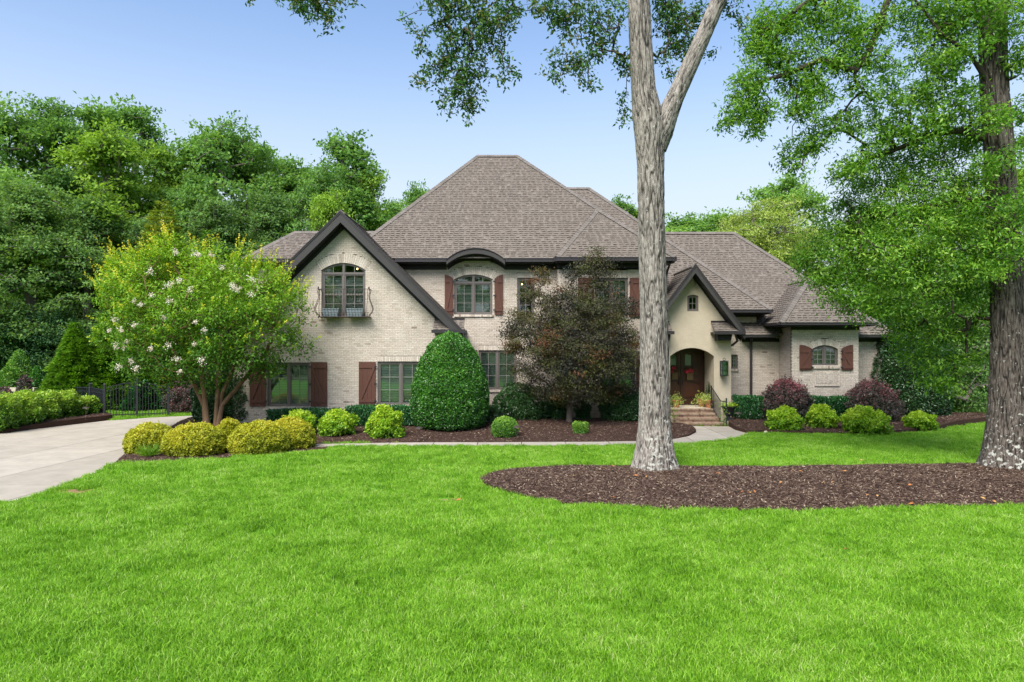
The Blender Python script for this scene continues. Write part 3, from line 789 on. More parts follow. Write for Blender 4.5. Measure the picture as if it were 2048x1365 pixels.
# lantern beside the arch
lc = (X(1447,26.8), 26.72, Z(736,26.8)); lt = HP()
HP().box(lc[0]-.125, lc[0]+.125, lc[1]+.13, lc[1]+.175, lc[2]-.3, lc[2]+.28).build('wall_plate', M['zinc'])
for a, b in ((-1,-1),(1,-1),(1,1),(-1,1)): lt.box(lc[0]+a*.12-.012, lc[0]+a*.12+.012, lc[1]+b*.1-.012, lc[1]+b*.1+.012, lc[2]-.3, lc[2]+.25)
for z_ in (-.32, .25): lt.box(lc[0]-.135, lc[0]+.135, lc[1]-.115, lc[1]+.115, lc[2]+z_, lc[2]+z_+.03)
lt.path([(lc[0]+.05*math.cos(t), lc[1], lc[2]+.33+.05*math.sin(t)) for t in [i*math.pi/4 for i in range(9)]], .01)
ln = lt.build('wall_lantern', M['iron'])
for s_ in (-1, 1): HP().box(lc[0]+s_*.115-.002, lc[0]+s_*.115+.002, lc[1]-.09, lc[1]+.09, lc[2]-.28, lc[2]+.24).build('lantern_pane', M['glass'], ln)
HP().box(lc[0]-.11, lc[0]+.11, lc[1]-.104, lc[1]-.1, lc[2]-.28, lc[2]+.24).build('lantern_pane', M['glass'], ln)
HP().tube((lc[0],lc[1],lc[2]-.26), (lc[0],lc[1],lc[2]+.02), .018, .018, 8).build('candle', M['candle'], ln)

# downspouts
def spout(pts, r=.045):
    HP().path(pts, r, 8).build('downspout', M['gutter'])
spout([P(1504,672,28.2), (X(1502,28.4), 28.4, Z(685,28.4)), (X(1502,28.4), 28.4, .05)], .055)
spout([P(1470,668,26.5), (X(1475,26.9), 26.9, Z(682,26.9)), (X(1466,27.3), 27.3, Z(690,27.3)), (8.66, 28.35, 2.95)], .045)
spout([P(1790,672,28.1), (X(1781,28.4), 28.5, Z(690,28.4)), (X(1764,28.5), 28.6, Z(705,28.5)), (X(1764,28.5), 28.6, .05)], .045)
spout([P(1340,526,26.6), (X(1334,27.2), 27.2, Z(545,27.2)), (6.05, 27.3, 5.2), (6.05, 27.3, 4.9)], .045)
spout([P(478,525,27.6), (-10.62, 27.8, 6.0), (-10.6, 28.0, 5.6), (-10.6, 28.0, .1)], .045)

# wrought iron balcony under the tall gable window
bx_0, bx_1 = X(638,25.2), X(739,25.2); bz0, bz1 = Z(635,25.2), Z(579,25.2)
bal = HP(); yb2 = 25.12
bal.box(bx_0, bx_1, yb2-.012, yb2+.012, bz1-.012, bz1+.012); bal.box(bx_0, bx_1, yb2-.012, yb2+.012, bz0, bz0+.03); bal.box(bx_0, bx_1, yb2-.01, yb2+.01, bz0+.17, bz0+.185)
for x in (bx_0, bx_1):
    bal.box(x-.01, x+.01, yb2, YG, bz1-.01, bz1+.01); bal.box(x-.012, x+.012, yb2, YG, bz0, bz0+.025)
for t in np.linspace(.05, .95, 8): bal.box(bx_0, bx_1, yb2+(YG-yb2)*t-.01, yb2+(YG-yb2)*t+.01, bz0+.002, bz0+.02)
bo = bal.build('balcony', M['rust_iron'])
hb_ = bz1-bz0
def belly(x, dx=0):
    pr = [(0,0),(-.01,.08),(-.11,.18),(-.14,.3),(-.10,.42),(-.03,.58),(.01,.75),(-.03,.9),(0,1)]
    return [(x+dx*(-p[0])*1.0, yb2+(p[0] if dx == 0 else p[0]*.3), bz0+p[1]*hb_) for p in pr]
nb = 17
for k in range(nb):
    x = bx_0+(bx_1-bx_0)*(k+.5)/nb
    HP().path(belly(x), .0085, 5).build('baluster', M['rust_iron'], bo)
for x, dx in ((bx_0, -1), (bx_1, 1)):
    for t in (0, .5):
        HP().path([(p[0], p[1]+t*.3, p[2]) for p in belly(x, dx)], .012, 5).build('baluster', M['rust_iron'], bo)
    HP().lathe([(0,-.06),(.025,-.04),(.03,0),(.018,.03),(.03,.05),(0,.08)], (x, yb2, bz1+.02), 8).build('finial', M['rust_iron'], bo)
    HP().lathe([(0,-.05),(.022,-.03),(.02,0)], (x, yb2, bz0), 8).build('finial', M['rust_iron'], bo)
# ---------------------------------------------------------------- ground, drive, walk, beds
def struct(o): o['kind'] = 'structure'; return o
def inside(poly, x, y):
    x = np.asarray(x); y = np.asarray(y); r = np.zeros(x.shape, bool); n = len(poly); j = n-1
    for i in range(n):
        xi, yi = poly[i]; xj, yj = poly[j]
        c = ((yi > y) != (yj > y)) & (x < (xj-xi)*(y-yi)/((yj-yi) or 1e-9)+xi); r ^= c; j = i
    return r
def smooth(poly, it=2):
    for _ in range(it):
        q = []
        for a, b in zip(poly, poly[1:]+poly[:1]):
            q += [(a[0]*.75+b[0]*.25, a[1]*.75+b[1]*.25), (a[0]*.25+b[0]*.75, a[1]*.25+b[1]*.75)]
        poly = q
    return poly
G_ = lambda pts: [gnd(*p) for p in pts]
drive = G_([(-900,1010),(-400,925),(0,868),(60,860),(200,843.5),(335,834.5),(400,832)]) + [(-11.0, 31.0), (-10.7, 28.0), (-10.6, 22.5)] + G_([(262,905),(228,930),(190,948),(130,972),(45,1001),(0,1006),(-350,1030),(-1500,1100)])
island = smooth(G_([(958,960),(985,948),(1060,937),(1150,934),(1300,934),(1500,937),(1700,933),(1900,930),(2200,930),(2600,933),(2600,1000),(2200,1014),(2048,1016),(1800,1021),(1600,1026),(1400,1026),(1250,1020),(1100,1007),(1010,988),(965,972)]), 2)
walk = G_([(560,892),(800,887.5),(1000,887),(1200,886),(1290,884.5),(1350,880),(1378,874.5),(1392,867),(1384,861),(1362,857)]) + [(sx0-.3, 25.72), (sx1+.3, 25.72)] + G_([(1470,862),(1497,869.5),(1480,876.5),(1440,884),(1390,888),(1330,891),(1200,893),(1000,894),(800,894.5),(690,894.5),(560,899)])
bedL = G_([(228,929),(255,905),(300,880),(380,846)]) + [(-10.6, 29), (-10.45, 25.4), (gx1, 25.4), (gx1, 27.4), (bx0, 27.4), (bx0, 26.9), (fx0, 26.9), (sx0-.3, 25.72)] + G_([(1362,857),(1384,861),(1392,867),(1378,874.5),(1350,880),(1290,884.5),(1200,886),(1000,887),(800,887.5),(645,888.5),(640,894),(668,896),(655,901),(600,907),(500,914),(400,921),(300,927)])
bedR = [(sx1+.3, 25.72), (fx1, 26.9), (fx1+.2, 28.4), (15.2, 28.4), (20, 29)] + smooth(G_([(1980,846),(1905,856),(1880,862),(1800,868),(1700,871),(1600,870),(1530,867.5),(1497,869.5),(1470,862)]), 0)
bedH = G_([(-900,990),(-400,908),(0,858),(100,846),(210,834),(225,841),(205,843.5),(60,861),(0,869),(-400,926),(-900,1012)])
def bedz(x, y): return .03 + .2*np.clip((np.asarray(y)-21.8)/4.0, 0, 1)

g = MB(); g.add([(-400,-400,-.03),(400,-400,-.03),(400,500,-.03),(-400,500,-.03)], [(0,1,2,3)]); struct(g.build('ground', M['soil']))
g = MB(); g.add([(-60,-5,0),(60,-5,0),(60,60,0),(-60,60,0)], [(0,1,2,3)]); struct(g.build('lawn', M['lawnbase']))
def slab_cut(name, poly, cuts, z, gap=.012):
    """a paved surface laid as separate slabs: poly is cut by parallel joints; cuts: rows (direction, spacing, phase)"""
    base = MB(); base.zprism(poly, .001, z-.012); bo_ = struct(base.build(name, M['mulchbase']))
    def clip(pl, d, lim, keep_ge):
        out = []
        for p, q in zip(pl, pl[1:]+pl[:1]):
            sp, sq = p[0]*d.x+p[1]*d.y-lim, q[0]*d.x+q[1]*d.y-lim
            if not keep_ge: sp, sq = -sp, -sq
            if sp >= 0: out.append(p)
            if (sp >= 0) != (sq >= 0):
                t = sp/(sp-sq); out.append((p[0]+(q[0]-p[0])*t, p[1]+(q[1]-p[1])*t))
        return out
    parts = [poly]
    for d, spacing, phase in cuts:
        d = Vector(d).normalized(); new = []
        for pl0 in parts:
            s = [p[0]*d.x+p[1]*d.y for p in pl0]; lo, hi = min(s), max(s); k = math.floor((lo-phase)/spacing)
            while phase+k*spacing < hi:
                a, b = phase+k*spacing+gap/2, phase+(k+1)*spacing-gap/2; k += 1
                pl = clip(pl0, d, a, True)
                if len(pl) > 2: pl = clip(pl, d, b, False)
                if len(pl) > 2: new.append(pl)
        parts = new
    for pl in parts: MB().zprism(pl, .002, z+R.uniform(-.0015,.0015), R.random()).build('slab', M['concrete'], bo_)
slab_cut('driveway', drive[::-1], [((1, -.08), 2.1, -15.4-.08*24), ((.0, 1), 5.6, 15.0)], .02, .02)
slab_cut('walkway', walk[::-1], [((1, 0), 1.37, .3)], .035, .022)

def bed(name, poly, seed, dens, edge=.0):
    xs = [p[0] for p in poly]; ys = [p[1] for p in poly]
    st = .22; gx = np.arange(min(xs)-st, max(xs)+st, st); gy = np.arange(min(ys)-st, max(ys)+st, st)
    bm = bmesh.new()
    vs = [bm.verts.new((p[0], p[1], float(bedz(*p)) if name != 'mulch_bed_round' else .03)) for p in poly]
    f = bm.faces.new(vs); bm.normal_update()
    if f.normal.z < 0: f.normal_flip()
    for gxx in np.arange(min(xs), max(xs), 1.0):
        bmesh.ops.bisect_plane(bm, geom=bm.verts[:]+bm.edges[:]+bm.faces[:], plane_co=(gxx,0,0), plane_no=(1,0,0))
    for gyy in np.arange(min(ys), max(ys), .5):
        bmesh.ops.bisect_plane(bm, geom=bm.verts[:]+bm.edges[:]+bm.faces[:], plane_co=(0,gyy,0), plane_no=(0,1,0))
    for v in bm.verts:
        v.co.z = zbed(v.co.x, v.co.y)
    bnd = [e for e in bm.edges if e.is_boundary]
    ex = bmesh.ops.extrude_edge_only(bm, edges=bnd)
    for v in ex['geom']:
        if isinstance(v, bmesh.types.BMVert): v.co.z = -.01
    me = bpy.data.meshes.new(name); bm.to_mesh(me); bm.free(); me.materials.append(M['mulchbase'])
    o = struct(link(bpy.data.objects.new(name, me)))
    A = (max(xs)-min(xs))*(max(ys)-min(ys)); n = int(A*dens); rg = np.random.default_rng(seed)
    px = rg.uniform(min(xs), max(xs), n); py = rg.uniform(min(ys), max(ys), n)
    k = inside(poly, px, py); px, py = px[k], py[k]
    k = (np.abs(px) < py*.85+5) ; px, py = px[k], py[k]; n = len(px)
    pz = np.array([zbed(a, b) for a, b in zip(px, py)]) + rg.uniform(.004, .028, n)
    C = np.stack([px, py, pz], 1)
    a = rg.uniform(0, 2*np.pi, n); D = np.stack([np.cos(a), np.sin(a), rg.normal(0, .25, n)], 1)
    Nn = np.stack([rg.normal(0,.35,n), rg.normal(0,.35,n), np.ones(n)], 1)
    V, Fc = leaves(C, D, Nn, rg.uniform(.02, .085, n), rg.uniform(.004, .016, n), quad=True)
    c = mesh_np('mulch', V, Fc, np.where(rg.uniform(size=n) < .04, rg.uniform(.75, 1, n), rg.beta(1.8, 2.4, n)), M['mulch'], n=4); c['kind'] = 'stuff'
    return o
def zbed(x, y):
    if y < 18.5: 
        return .03 + .05*min(1, max(0, 1-abs(y-15.2)/2.6)) + .01*math.sin(x*3.1+y*2)
    return float(bedz(x, y)) + .012*math.sin(x*2.3)*math.sin(y*3.7)

def norm(a): return a/np.maximum(np.linalg.norm(a, axis=-1, keepdims=True), 1e-9)
def leaves(C, D, N_, Ln, W, quad=False, fold=.25):
    D = norm(D); S = norm(np.cross(D, N_)); U = np.cross(S, D)
    Ln = np.asarray(Ln)[:, None]; W = np.asarray(W)[:, None]; n = len(C)
    if quad:
        V = np.stack([C-D*Ln/2-S*W/2, C+D*Ln/2-S*W/2, C+D*Ln/2+S*W/2, C-D*Ln/2+S*W/2], 1)
        return V.reshape(-1, 3), np.arange(4*n).reshape(n, 4)
    V = np.stack([C, C+D*Ln*.45-S*W/2+U*W*fold, C+D*Ln, C+D*Ln*.45+S*W/2+U*W*fold], 1).reshape(-1, 3)
    b = np.arange(n)[:, None]*4
    return V, np.concatenate([b+[[0,1,2]], b+[[0,2,3]]], 1).reshape(-1, 3)
def rdir(rg, n): return norm(rg.normal(size=(n, 3)))

def leaf_cloud(rg, P_, O_, per, spread, L, W, up=.5, out=.5, droop=0., flat=.6, vspread=.18, jit=.13):
    """per leaves round every twig end P_ (outward direction O_)"""
    n = len(P_); m = n*per
    c = np.repeat(P_, per, 0) + rg.normal(size=(m, 3))*np.array([spread, spread, spread*flat])
    o = np.repeat(O_, per, 0)
    d = norm(o*out + rdir(rg, m) + np.array([0, 0, -droop]))
    N_ = norm(np.array([0, 0, up]) + o*.35 + rdir(rg, m)*.6)
    k = rg.uniform(.7, 1.25, m)
    V, Fc = leaves(c, d, N_, L*k, W*k)
    v = np.clip(np.repeat(rg.normal(.5, vspread, n), per) + rg.normal(0, jit, m), 0, 1)
    return V, Fc, np.repeat(v, 2)

def blob_pts(rg, blobs, n, shell=.55, low=-.55):
    """blobs: rows (cx,cy,cz,rx,ry,rz); twig ends in their outer shells"""
    B = np.array(blobs, float); w = (B[:, 3]*B[:, 5]+B[:, 3]*B[:, 4])/2; idx = rg.choice(len(B), n*2, p=w/w.sum())
    d = rdir(rg, n*2); k = d[:, 2] > low + rg.uniform(-.2, .2, n*2)
    idx, d = idx[k][:n], d[k][:n]; r = (shell**3 + (1-shell**3)*rg.uniform(0, 1, len(d)))**(1/3)
    return B[idx, :3] + d*B[idx, 3:6]*r[:, None], d

def skeleton(rg, tips, trunk, rtip=.012, wander=.08, expo=.5, bias=.25):
    """link every tip to the nearest wood; radii grow with the number of tips carried. trunk: (x,y,z) polyline"""
    nodes = [np.array(p, float) for p in trunk]; par = [-1]+list(range(len(trunk)-1)); dist = [0.0]*len(trunk)
    T = np.array(trunk); order = np.argsort(np.min(np.linalg.norm(tips[:, None]-T[None], axis=2), axis=1))
    A = np.zeros((len(nodes)+len(tips)*2+2, 3)); A[:len(nodes)] = nodes; D_ = np.zeros(len(A)); k = len(nodes)
    par = par + [0]*(len(A)-k)
    for t in order:
        p = tips[t]; dd = A[:k]-p; L_ = np.linalg.norm(dd, axis=1)
        cost = L_ + bias*D_[:k] + .35*np.maximum(dd[:, 2], 0)
        j = int(np.argmin(cost)); m = (A[j]+p)/2 + rg.normal(size=3)*wander*L_[j] + np.array([0, 0, .06*L_[j]])
        A[k] = m; par[k] = j; D_[k] = D_[j]+L_[j]/2; A[k+1] = p; par[k+1] = k; D_[k+1] = D_[j]+L_[j]; k += 2
    cnt = np.zeros(k)
    for i in range(k-1, 0, -1):
        cnt[i] += 1 if i >= len(trunk) else .3
        cnt[par[i]] += cnt[i]
    return A[:k], par[:k], rtip*np.maximum(cnt, 1)**expo
def wood(name, A, par, rad, mat_, parent, start=1, rmin=0, cap_r=9):
    V = []; Fq = []
    for i in range(start, len(A)):
        r1 = min(rad[i], cap_r); r0 = min(rad[par[i]], r1*1.6+.003, cap_r)
        if r1 < rmin: continue
        a, b = A[par[i]], A[i]; d = b-a; L_ = np.linalg.norm(d)
        if L_ < 1e-4: continue
        d = d/L_; u = np.cross(d, [0.3, .1, 1] if abs(d[2]) < .9 else [1, 0, 0]); u /= np.linalg.norm(u); w = np.cross(d, u)
        kk = 3 if r1 < .02 else (5 if r1 < .07 else 8)
        ang = np.arange(kk)*2*np.pi/kk; ring = np.outer(np.cos(ang), u)+np.outer(np.sin(ang), w); bse = len(V)
        V += list(a+ring*r0)+list(b+ring*r1)
        Fq += [(bse+j, bse+(j+1) % kk, bse+kk+(j+1) % kk, bse+kk+j) for j in range(kk)]
    return mesh_np(name, np.array(V), np.array(Fq), None, mat_, parent, n=4, smooth=True)

def bark_tube(name, pts, mat_, parent, k=72, nz=260, amp=.03, freq=9, flare=None, seed=0, ztex=1.5):
    """trunk with real furrows: pts rows (x,y,z,r)"""
    pts = np.array(pts, float); t = np.concatenate([[0], np.cumsum(np.linalg.norm(np.diff(pts[:, :3], axis=0), axis=1))]); tt = np.linspace(0, t[-1], nz)
    Cn = np.stack([np.interp(tt, t, pts[:, i]) for i in range(4)], 1)
    for _ in range(6):
        Cn[1:-1] = (Cn[:-2]+2*Cn[1:-1]+Cn[2:])/4
    tan = norm(np.gradient(Cn[:, :3], axis=0)); ang = np.arange(k)*2*np.pi/k; V = np.zeros((nz, k, 3)); Fv = np.zeros((nz, k)); 
    for i in range(nz):
        d = tan[i]; u = np.cross([0, 1, 0], d); u /= np.linalg.norm(u); w = np.cross(d, u); r = Cn[i, 3]
        for j in range(k):
            a = ang[j]; cs, sn = math.cos(a), math.sin(a)
            q = noise.noise(Vector((cs*r*freq+seed, sn*r*freq, tt[i]*ztex)))
            q2 = noise.noise(Vector((cs*r*freq*2.3+seed+9, sn*r*freq*2.3, tt[i]*ztex*2.4)))
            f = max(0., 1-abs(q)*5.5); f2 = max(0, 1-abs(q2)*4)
            big = noise.noise(Vector((cs*1.4+seed, sn*1.4, tt[i]*.35)))*.05*r
            rr = r + big - amp*f - amp*.45*f2
            if flare:
                hgt = tt[i]; rr += flare*r*math.exp(-hgt/.35)*(.55+.45*math.cos(a*5+seed))
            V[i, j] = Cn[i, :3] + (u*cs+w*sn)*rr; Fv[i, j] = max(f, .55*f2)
    b = np.arange(nz-1)[:, None]*k; j = np.arange(k)[None]
    Fq = np.stack([b+j, b+(j+1) % k, b+k+(j+1) % k, b+k+j], 2).reshape(-1, 4)
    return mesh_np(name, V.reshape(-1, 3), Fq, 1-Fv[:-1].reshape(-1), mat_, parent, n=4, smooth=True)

def bark_mat(name, c0, c1, lichen=0, scale=10):
    m = bpy.data.materials.new(name); m.use_nodes = True; nt = m.node_tree; N = nt.nodes; L = nt.links; b = N['Principled BSDF']
    b.inputs['Roughness'].default_value = .95; b.inputs['Specular IOR Level'].default_value = .1
    geo = N.new('ShaderNodeNewGeometry'); mp = N.new('ShaderNodeMapping'); mp.inputs['Scale'].default_value = (1, 1, .25); L.new(geo.outputs['Position'], mp.inputs['Vector'])
    n1 = N.new('ShaderNodeTexNoise'); n1.inputs['Scale'].default_value = scale*2.2; n1.inputs['Detail'].default_value = 6; n1.inputs['Roughness'].default_value = .7; L.new(mp.outputs[0], n1.inputs['Vector'])
    cr = N.new('ShaderNodeValToRGB'); e = cr.color_ramp.elements; e[0].position = .33; e[1].position = .68; e[0].color = (*c0, 1); e[1].color = (*c1, 1); L.new(n1.outputs['Fac'], cr.inputs[0]); col = cr.outputs[0]
    af = N.new('ShaderNodeAttribute'); af.attribute_name = 'v'; mf = N.new('ShaderNodeMapRange'); mf.inputs['To Min'].default_value = .13; mf.inputs['To Max'].default_value = 1.1; L.new(af.outputs['Fac'], mf.inputs['Value'])  # furrows coloured darker: dark inner bark, plus crevice shade put into the colour
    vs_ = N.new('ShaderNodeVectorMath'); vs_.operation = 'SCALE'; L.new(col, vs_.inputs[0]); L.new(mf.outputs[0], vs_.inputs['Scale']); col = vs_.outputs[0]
    if lichen:
        n2 = N.new('ShaderNodeTexNoise'); n2.inputs['Scale'].default_value = 11; n2.inputs['Detail'].default_value = 4; n2.inputs['Roughness'].default_value = .6; L.new(geo.outputs['Position'], n2.inputs['Vector'])
        sx = N.new('ShaderNodeSeparateXYZ'); L.new(geo.outputs['Position'], sx.inputs[0])
        hz = N.new('ShaderNodeMapRange'); hz.inputs['From Min'].default_value = 0; hz.inputs['From Max'].default_value = 2.2; hz.inputs['To Min'].default_value = .045+lichen; hz.inputs['To Max'].default_value = lichen*.45-.035; L.new(sx.outputs[2], hz.inputs['Value'])
        ad = N.new('ShaderNodeMath'); ad.operation = 'ADD'; L.new(n2.outputs['Fac'], ad.inputs[0]); L.new(hz.outputs[0], ad.inputs[1])
        r2 = N.new('ShaderNodeMapRange'); r2.inputs['From Min'].default_value = .62; r2.inputs['From Max'].default_value = .67; L.new(ad.outputs[0], r2.inputs['Value'])
        mx = N.new('ShaderNodeMix'); mx.data_type = 'RGBA'; mx.inputs['B'].default_value = (.38, .38, .33, 1); L.new(r2.outputs[0], mx.inputs['Factor']); L.new(col, mx.inputs['A']); col = mx.outputs['Result']
    L.new(col, b.inputs['Base Color'])
    bp = N.new('ShaderNodeBump'); bp.inputs['Strength'].default_value = .7; bp.inputs['Distance'].default_value = .02; L.new(n1.outputs['Fac'], bp.inputs['Height']); L.new(bp.outputs[0], b.inputs['Normal'])
    return m
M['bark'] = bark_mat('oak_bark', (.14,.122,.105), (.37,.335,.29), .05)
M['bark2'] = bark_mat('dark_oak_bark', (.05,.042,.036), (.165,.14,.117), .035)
M['twig'] = mat('twig_bark', (.065,.052,.042), .95, .1, 8, .3)
M['palebark'] = mat('smooth_tan_bark', (.20,.125,.07), .8, .2, 5, .3, .3, 15, stretch=(3,3,.5))
M['greybark'] = mat('grey_forest_bark', (.16,.14,.12), .95, .1, 3, .3)

bed('mulch_bed', island, 1, 1500); bed('mulch_bed', bedL, 2, 420); bed('mulch_bed', bedR, 3, 420); bed('mulch_bed', bedH, 4, 200)

# ---------------------------------------------------------------- grass
M['grass'] = leafmat('grass_blades', [(.035,.11,.008),(.115,.285,.012),(.215,.45,.022),(.32,.55,.055),(.54,.60,.26)], .5, .3, .35, inst=.3, big=.7, bigs=.8)
def tuft(seed, n=70, rad=.11, hgt=.075, wid=.0075):
    rg = np.random.default_rng(seed); V = []; Fc = []; v = []
    for i in range(n):
        a = rg.uniform(0, 6.283); r = rad*math.sqrt(rg.uniform()); x, y = r*math.cos(a), r*math.sin(a)
        b = rg.uniform(0, 6.283); h = hgt*rg.uniform(.35, 1.4); lean = rg.uniform(.1, 1.0)*h; dx, dy = math.cos(b), math.sin(b)
        c = rg.uniform(0, 6.283); sx_, sy_ = math.cos(c)*wid/2, math.sin(c)*wid/2; o = len(V)
        V += [(x-sx_, y-sy_, -.01), (x+sx_, y+sy_, -.01), (x+dx*lean*.35+sx_*.9, y+dy*lean*.35+sy_*.9, h*.6), (x+dx*lean*.35-sx_*.9, y+dy*lean*.35-sy_*.9, h*.6), (x+dx*lean, y+dy*lean, h*rg.uniform(.7, 1))]
        Fc += [(o, o+1, o+2), (o, o+2, o+3), (o+3, o+2, o+4)]; q = rg.beta(1.6, 2.0) if rg.uniform() > .05 else 1.; v += [q*.8+.1]*3
    me = bpy.data.meshes.new('tuft'); me.from_pydata(V, [], Fc); at_ = me.attributes.new('v', 'FLOAT', 'FACE'); at_.data.foreach_set('value', np.array(v, dtype=np.float32)); me.materials.append(M['grass'])
    return bpy.data.objects.new('grass_tuft', me)
tc_ = bpy.data.collections.new('grass_tufts')
for s_ in range(5): tc_.objects.link(tuft(s_, 75, .11, [.075,.085,.065,.09,.07][s_]))
def scatter_stuff(name, pts, scl, coll, mat_=None):
    me = bpy.data.meshes.new(name); me.vertices.add(len(pts)); me.vertices.foreach_set('co', np.asarray(pts, dtype=np.float32).ravel())
    a = me.attributes.new('scl', 'FLOAT', 'POINT'); a.data.foreach_set('value', np.asarray(scl, dtype=np.float32))
    o = link(bpy.data.objects.new(name, me)); o['kind'] = 'stuff'
    ng = bpy.data.node_groups.new(name, 'GeometryNodeTree'); ng.interface.new_socket('Geometry', in_out='INPUT', socket_type='NodeSocketGeometry'); ng.interface.new_socket('Geometry', in_out='OUTPUT', socket_type='NodeSocketGeometry')
    N = ng.nodes; L = ng.links; i_ = N.new('NodeGroupInput'); o_ = N.new('NodeGroupOutput')
    ci = N.new('GeometryNodeCollectionInfo'); ci.inputs['Collection'].default_value = coll; ci.inputs['Separate Children'].default_value = True; ci.inputs['Reset Children'].default_value = True
    ip = N.new('GeometryNodeInstanceOnPoints'); ip.inputs['Pick Instance'].default_value = True
    rv = N.new('FunctionNodeRandomValue'); rv.data_type = 'FLOAT_VECTOR'; rv.inputs['Max'].default_value = (.12, .12, 6.283); rv.inputs['Min'].default_value = (-.12, -.12, 0)
    na = N.new('GeometryNodeInputNamedAttribute'); na.data_type = 'FLOAT'; na.inputs['Name'].default_value = 'scl'
    L.new(i_.outputs[0], ip.inputs['Points']); L.new(ci.outputs[0], ip.inputs['Instance']); L.new(rv.outputs['Value'], ip.inputs['Rotation']); L.new(na.outputs['Attribute'], ip.inputs['Scale']); L.new(ip.outputs[0], o_.inputs[0])
    md = o.modifiers.new('scatter', 'NODES'); md.node_group = ng
    return o
rg = np.random.default_rng(5); gp = []; gs = []
for (y0, y1, dn, sc) in ((5.2, 8, 230, .95), (8, 11, 170, 1.0), (11, 15, 110, 1.15), (15, 24, 75, 1.3), (24, 34, 45, 1.5)):
    xm = y1*.75+6; n = int(2*xm*(y1-y0)*dn); x = rg.uniform(-xm, xm, n); y = rg.uniform(y0, y1, n); k = np.abs(x) < y*.75+6
    for poly in (drive, island, walk, bedL, bedR, bedH): k &= ~inside(poly, x, y)
    k &= ~((x > -10.7) & (x < 15.5) & (y > 26.5)); x, y = x[k], y[k]
    # thin, worn spots
    for (bx_, by_, br_) in [(*gnd(150,985), .5), (*gnd(905,1000), .3), (*gnd(95,1000), .3), (*gnd(250,942), .3)]:
        d = np.hypot((x-bx_)/1.5, y-by_); kk = rg.uniform(size=len(x)) < np.clip(d/br_, .12, 1)**1.5; x, y = x[kk], y[kk]
    gp.append(np.stack([x, y, np.zeros(len(x))], 1)); gs.append(rg.uniform(.75, 1.2, len(x))*sc*np.where(y > 13, .85, 1))
scatter_stuff('grass', np.concatenate(gp), np.concatenate(gs), tc_)
sp = MB()
for (cx_, cy_, r_) in [(*gnd(150,984), .4), (*gnd(905,1001), .22)]:
    sp.zprism([(cx_+r_*1.5*math.cos(t)*(1+.2*math.sin(3*t)), cy_+r_*.6*math.sin(t)*(1+.2*math.cos(4*t))) for t in np.linspace(0, 6.283, 20)[:-1]], .001, .005)
struct(sp.build('bare_soil', M['sand']))
# ---------------------------------------------------------------- plants
LM = {}
LM['forest'] = leafmat('forest_leaves', [(.10,.215,.06),(.145,.295,.07),(.20,.38,.08),(.28,.46,.10)], .6, .15, .45, inst=.45)
LM['forest_lt'] = leafmat('light_forest_leaves', [(.11,.23,.03),(.18,.33,.04),(.26,.43,.055),(.35,.51,.08)], .6, .15, .4, inst=.3)
LM['forest_dk'] = leafmat('dark_forest_leaves', [(.08,.165,.06),(.12,.235,.07),(.17,.31,.085),(.23,.38,.10)], .6, .15, .42, inst=.3)
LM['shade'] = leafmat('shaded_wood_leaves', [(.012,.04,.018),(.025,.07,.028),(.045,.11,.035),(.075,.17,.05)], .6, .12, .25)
LM['willow'] = leafmat('pale_green_leaves', [(.18,.28,.05),(.28,.40,.08),(.40,.50,.13),(.48,.56,.18)], .6, .15, .4)
LM['oak'] = leafmat('oak_leaves', [(.045,.14,.015),(.105,.26,.022),(.19,.39,.035),(.33,.50,.08)], .4, .35, .45)
LM['oak_hi'] = leafmat('hanging_oak_leaves', [(.03,.08,.02),(.05,.14,.03),(.09,.20,.04),(.20,.19,.07)], .5, .2, .35)
LM['crape'] = leafmat('crape_leaves', [(.03,.10,.012),(.095,.23,.018),(.22,.41,.025),(.46,.58,.04),(.68,.58,.06)], .5, .25, .35)
LM['maple'] = leafmat('maple_leaves', [(.035,.045,.034),(.07,.06,.052),(.09,.08,.05),(.085,.115,.03),(.12,.10,.03),(.18,.075,.04)], .6, .2, .25)
LM['holly'] = leafmat('holly_leaves', [(.018,.07,.01),(.035,.14,.015),(.065,.22,.02),(.13,.33,.035)], .3, .55, .15)
LM['holly_dk'] = leafmat('dark_holly_leaves', [(.014,.045,.014),(.024,.075,.02),(.04,.115,.026),(.07,.17,.04)], .3, .55, .12)
LM['spirea'] = leafmat('yellow_leaves', [(.13,.17,.012),(.30,.34,.02),(.46,.47,.03),(.6,.55,.06)], .5, .35, .3)
LM['lime'] = leafmat('lime_leaves', [(.07,.17,.01),(.17,.36,.015),(.32,.52,.025),(.5,.62,.05)], .45, .4, .35)
LM['euon'] = leafmat('hedge_leaves', [(.05,.13,.012),(.11,.26,.02),(.22,.42,.035),(.38,.52,.06)], .35, .5, .3)
LM['box'] = leafmat('boxwood_leaves', [(.03,.10,.012),(.07,.20,.02),(.14,.32,.03),(.28,.45,.05)], .4, .45, .2)
LM['purple'] = leafmat('purple_leaves', [(.025,.034,.022),(.05,.058,.042),(.07,.065,.052),(.095,.075,.065),(.115,.075,.068),(.34,.11,.13)], .5, .35, .2)
LM['laurel'] = leafmat('laurel_leaves', [(.01,.045,.014),(.018,.08,.02),(.03,.13,.03),(.06,.21,.05)], .25, .6, .1)
LM['conifer'] = leafmat('conifer_sprays', [(.06,.15,.015),(.11,.25,.02),(.18,.36,.03),(.28,.47,.05)], .6, .3, .2)
LM['cedar'] = leafmat('cedar_sprays', [(.13,.19,.025),(.23,.30,.04),(.33,.39,.06)], .6, .3, .25)
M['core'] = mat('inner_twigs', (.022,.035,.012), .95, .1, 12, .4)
M['core_y'] = mat('inner_yellow_twigs', (.10,.12,.015), .95, .1, 12, .4)

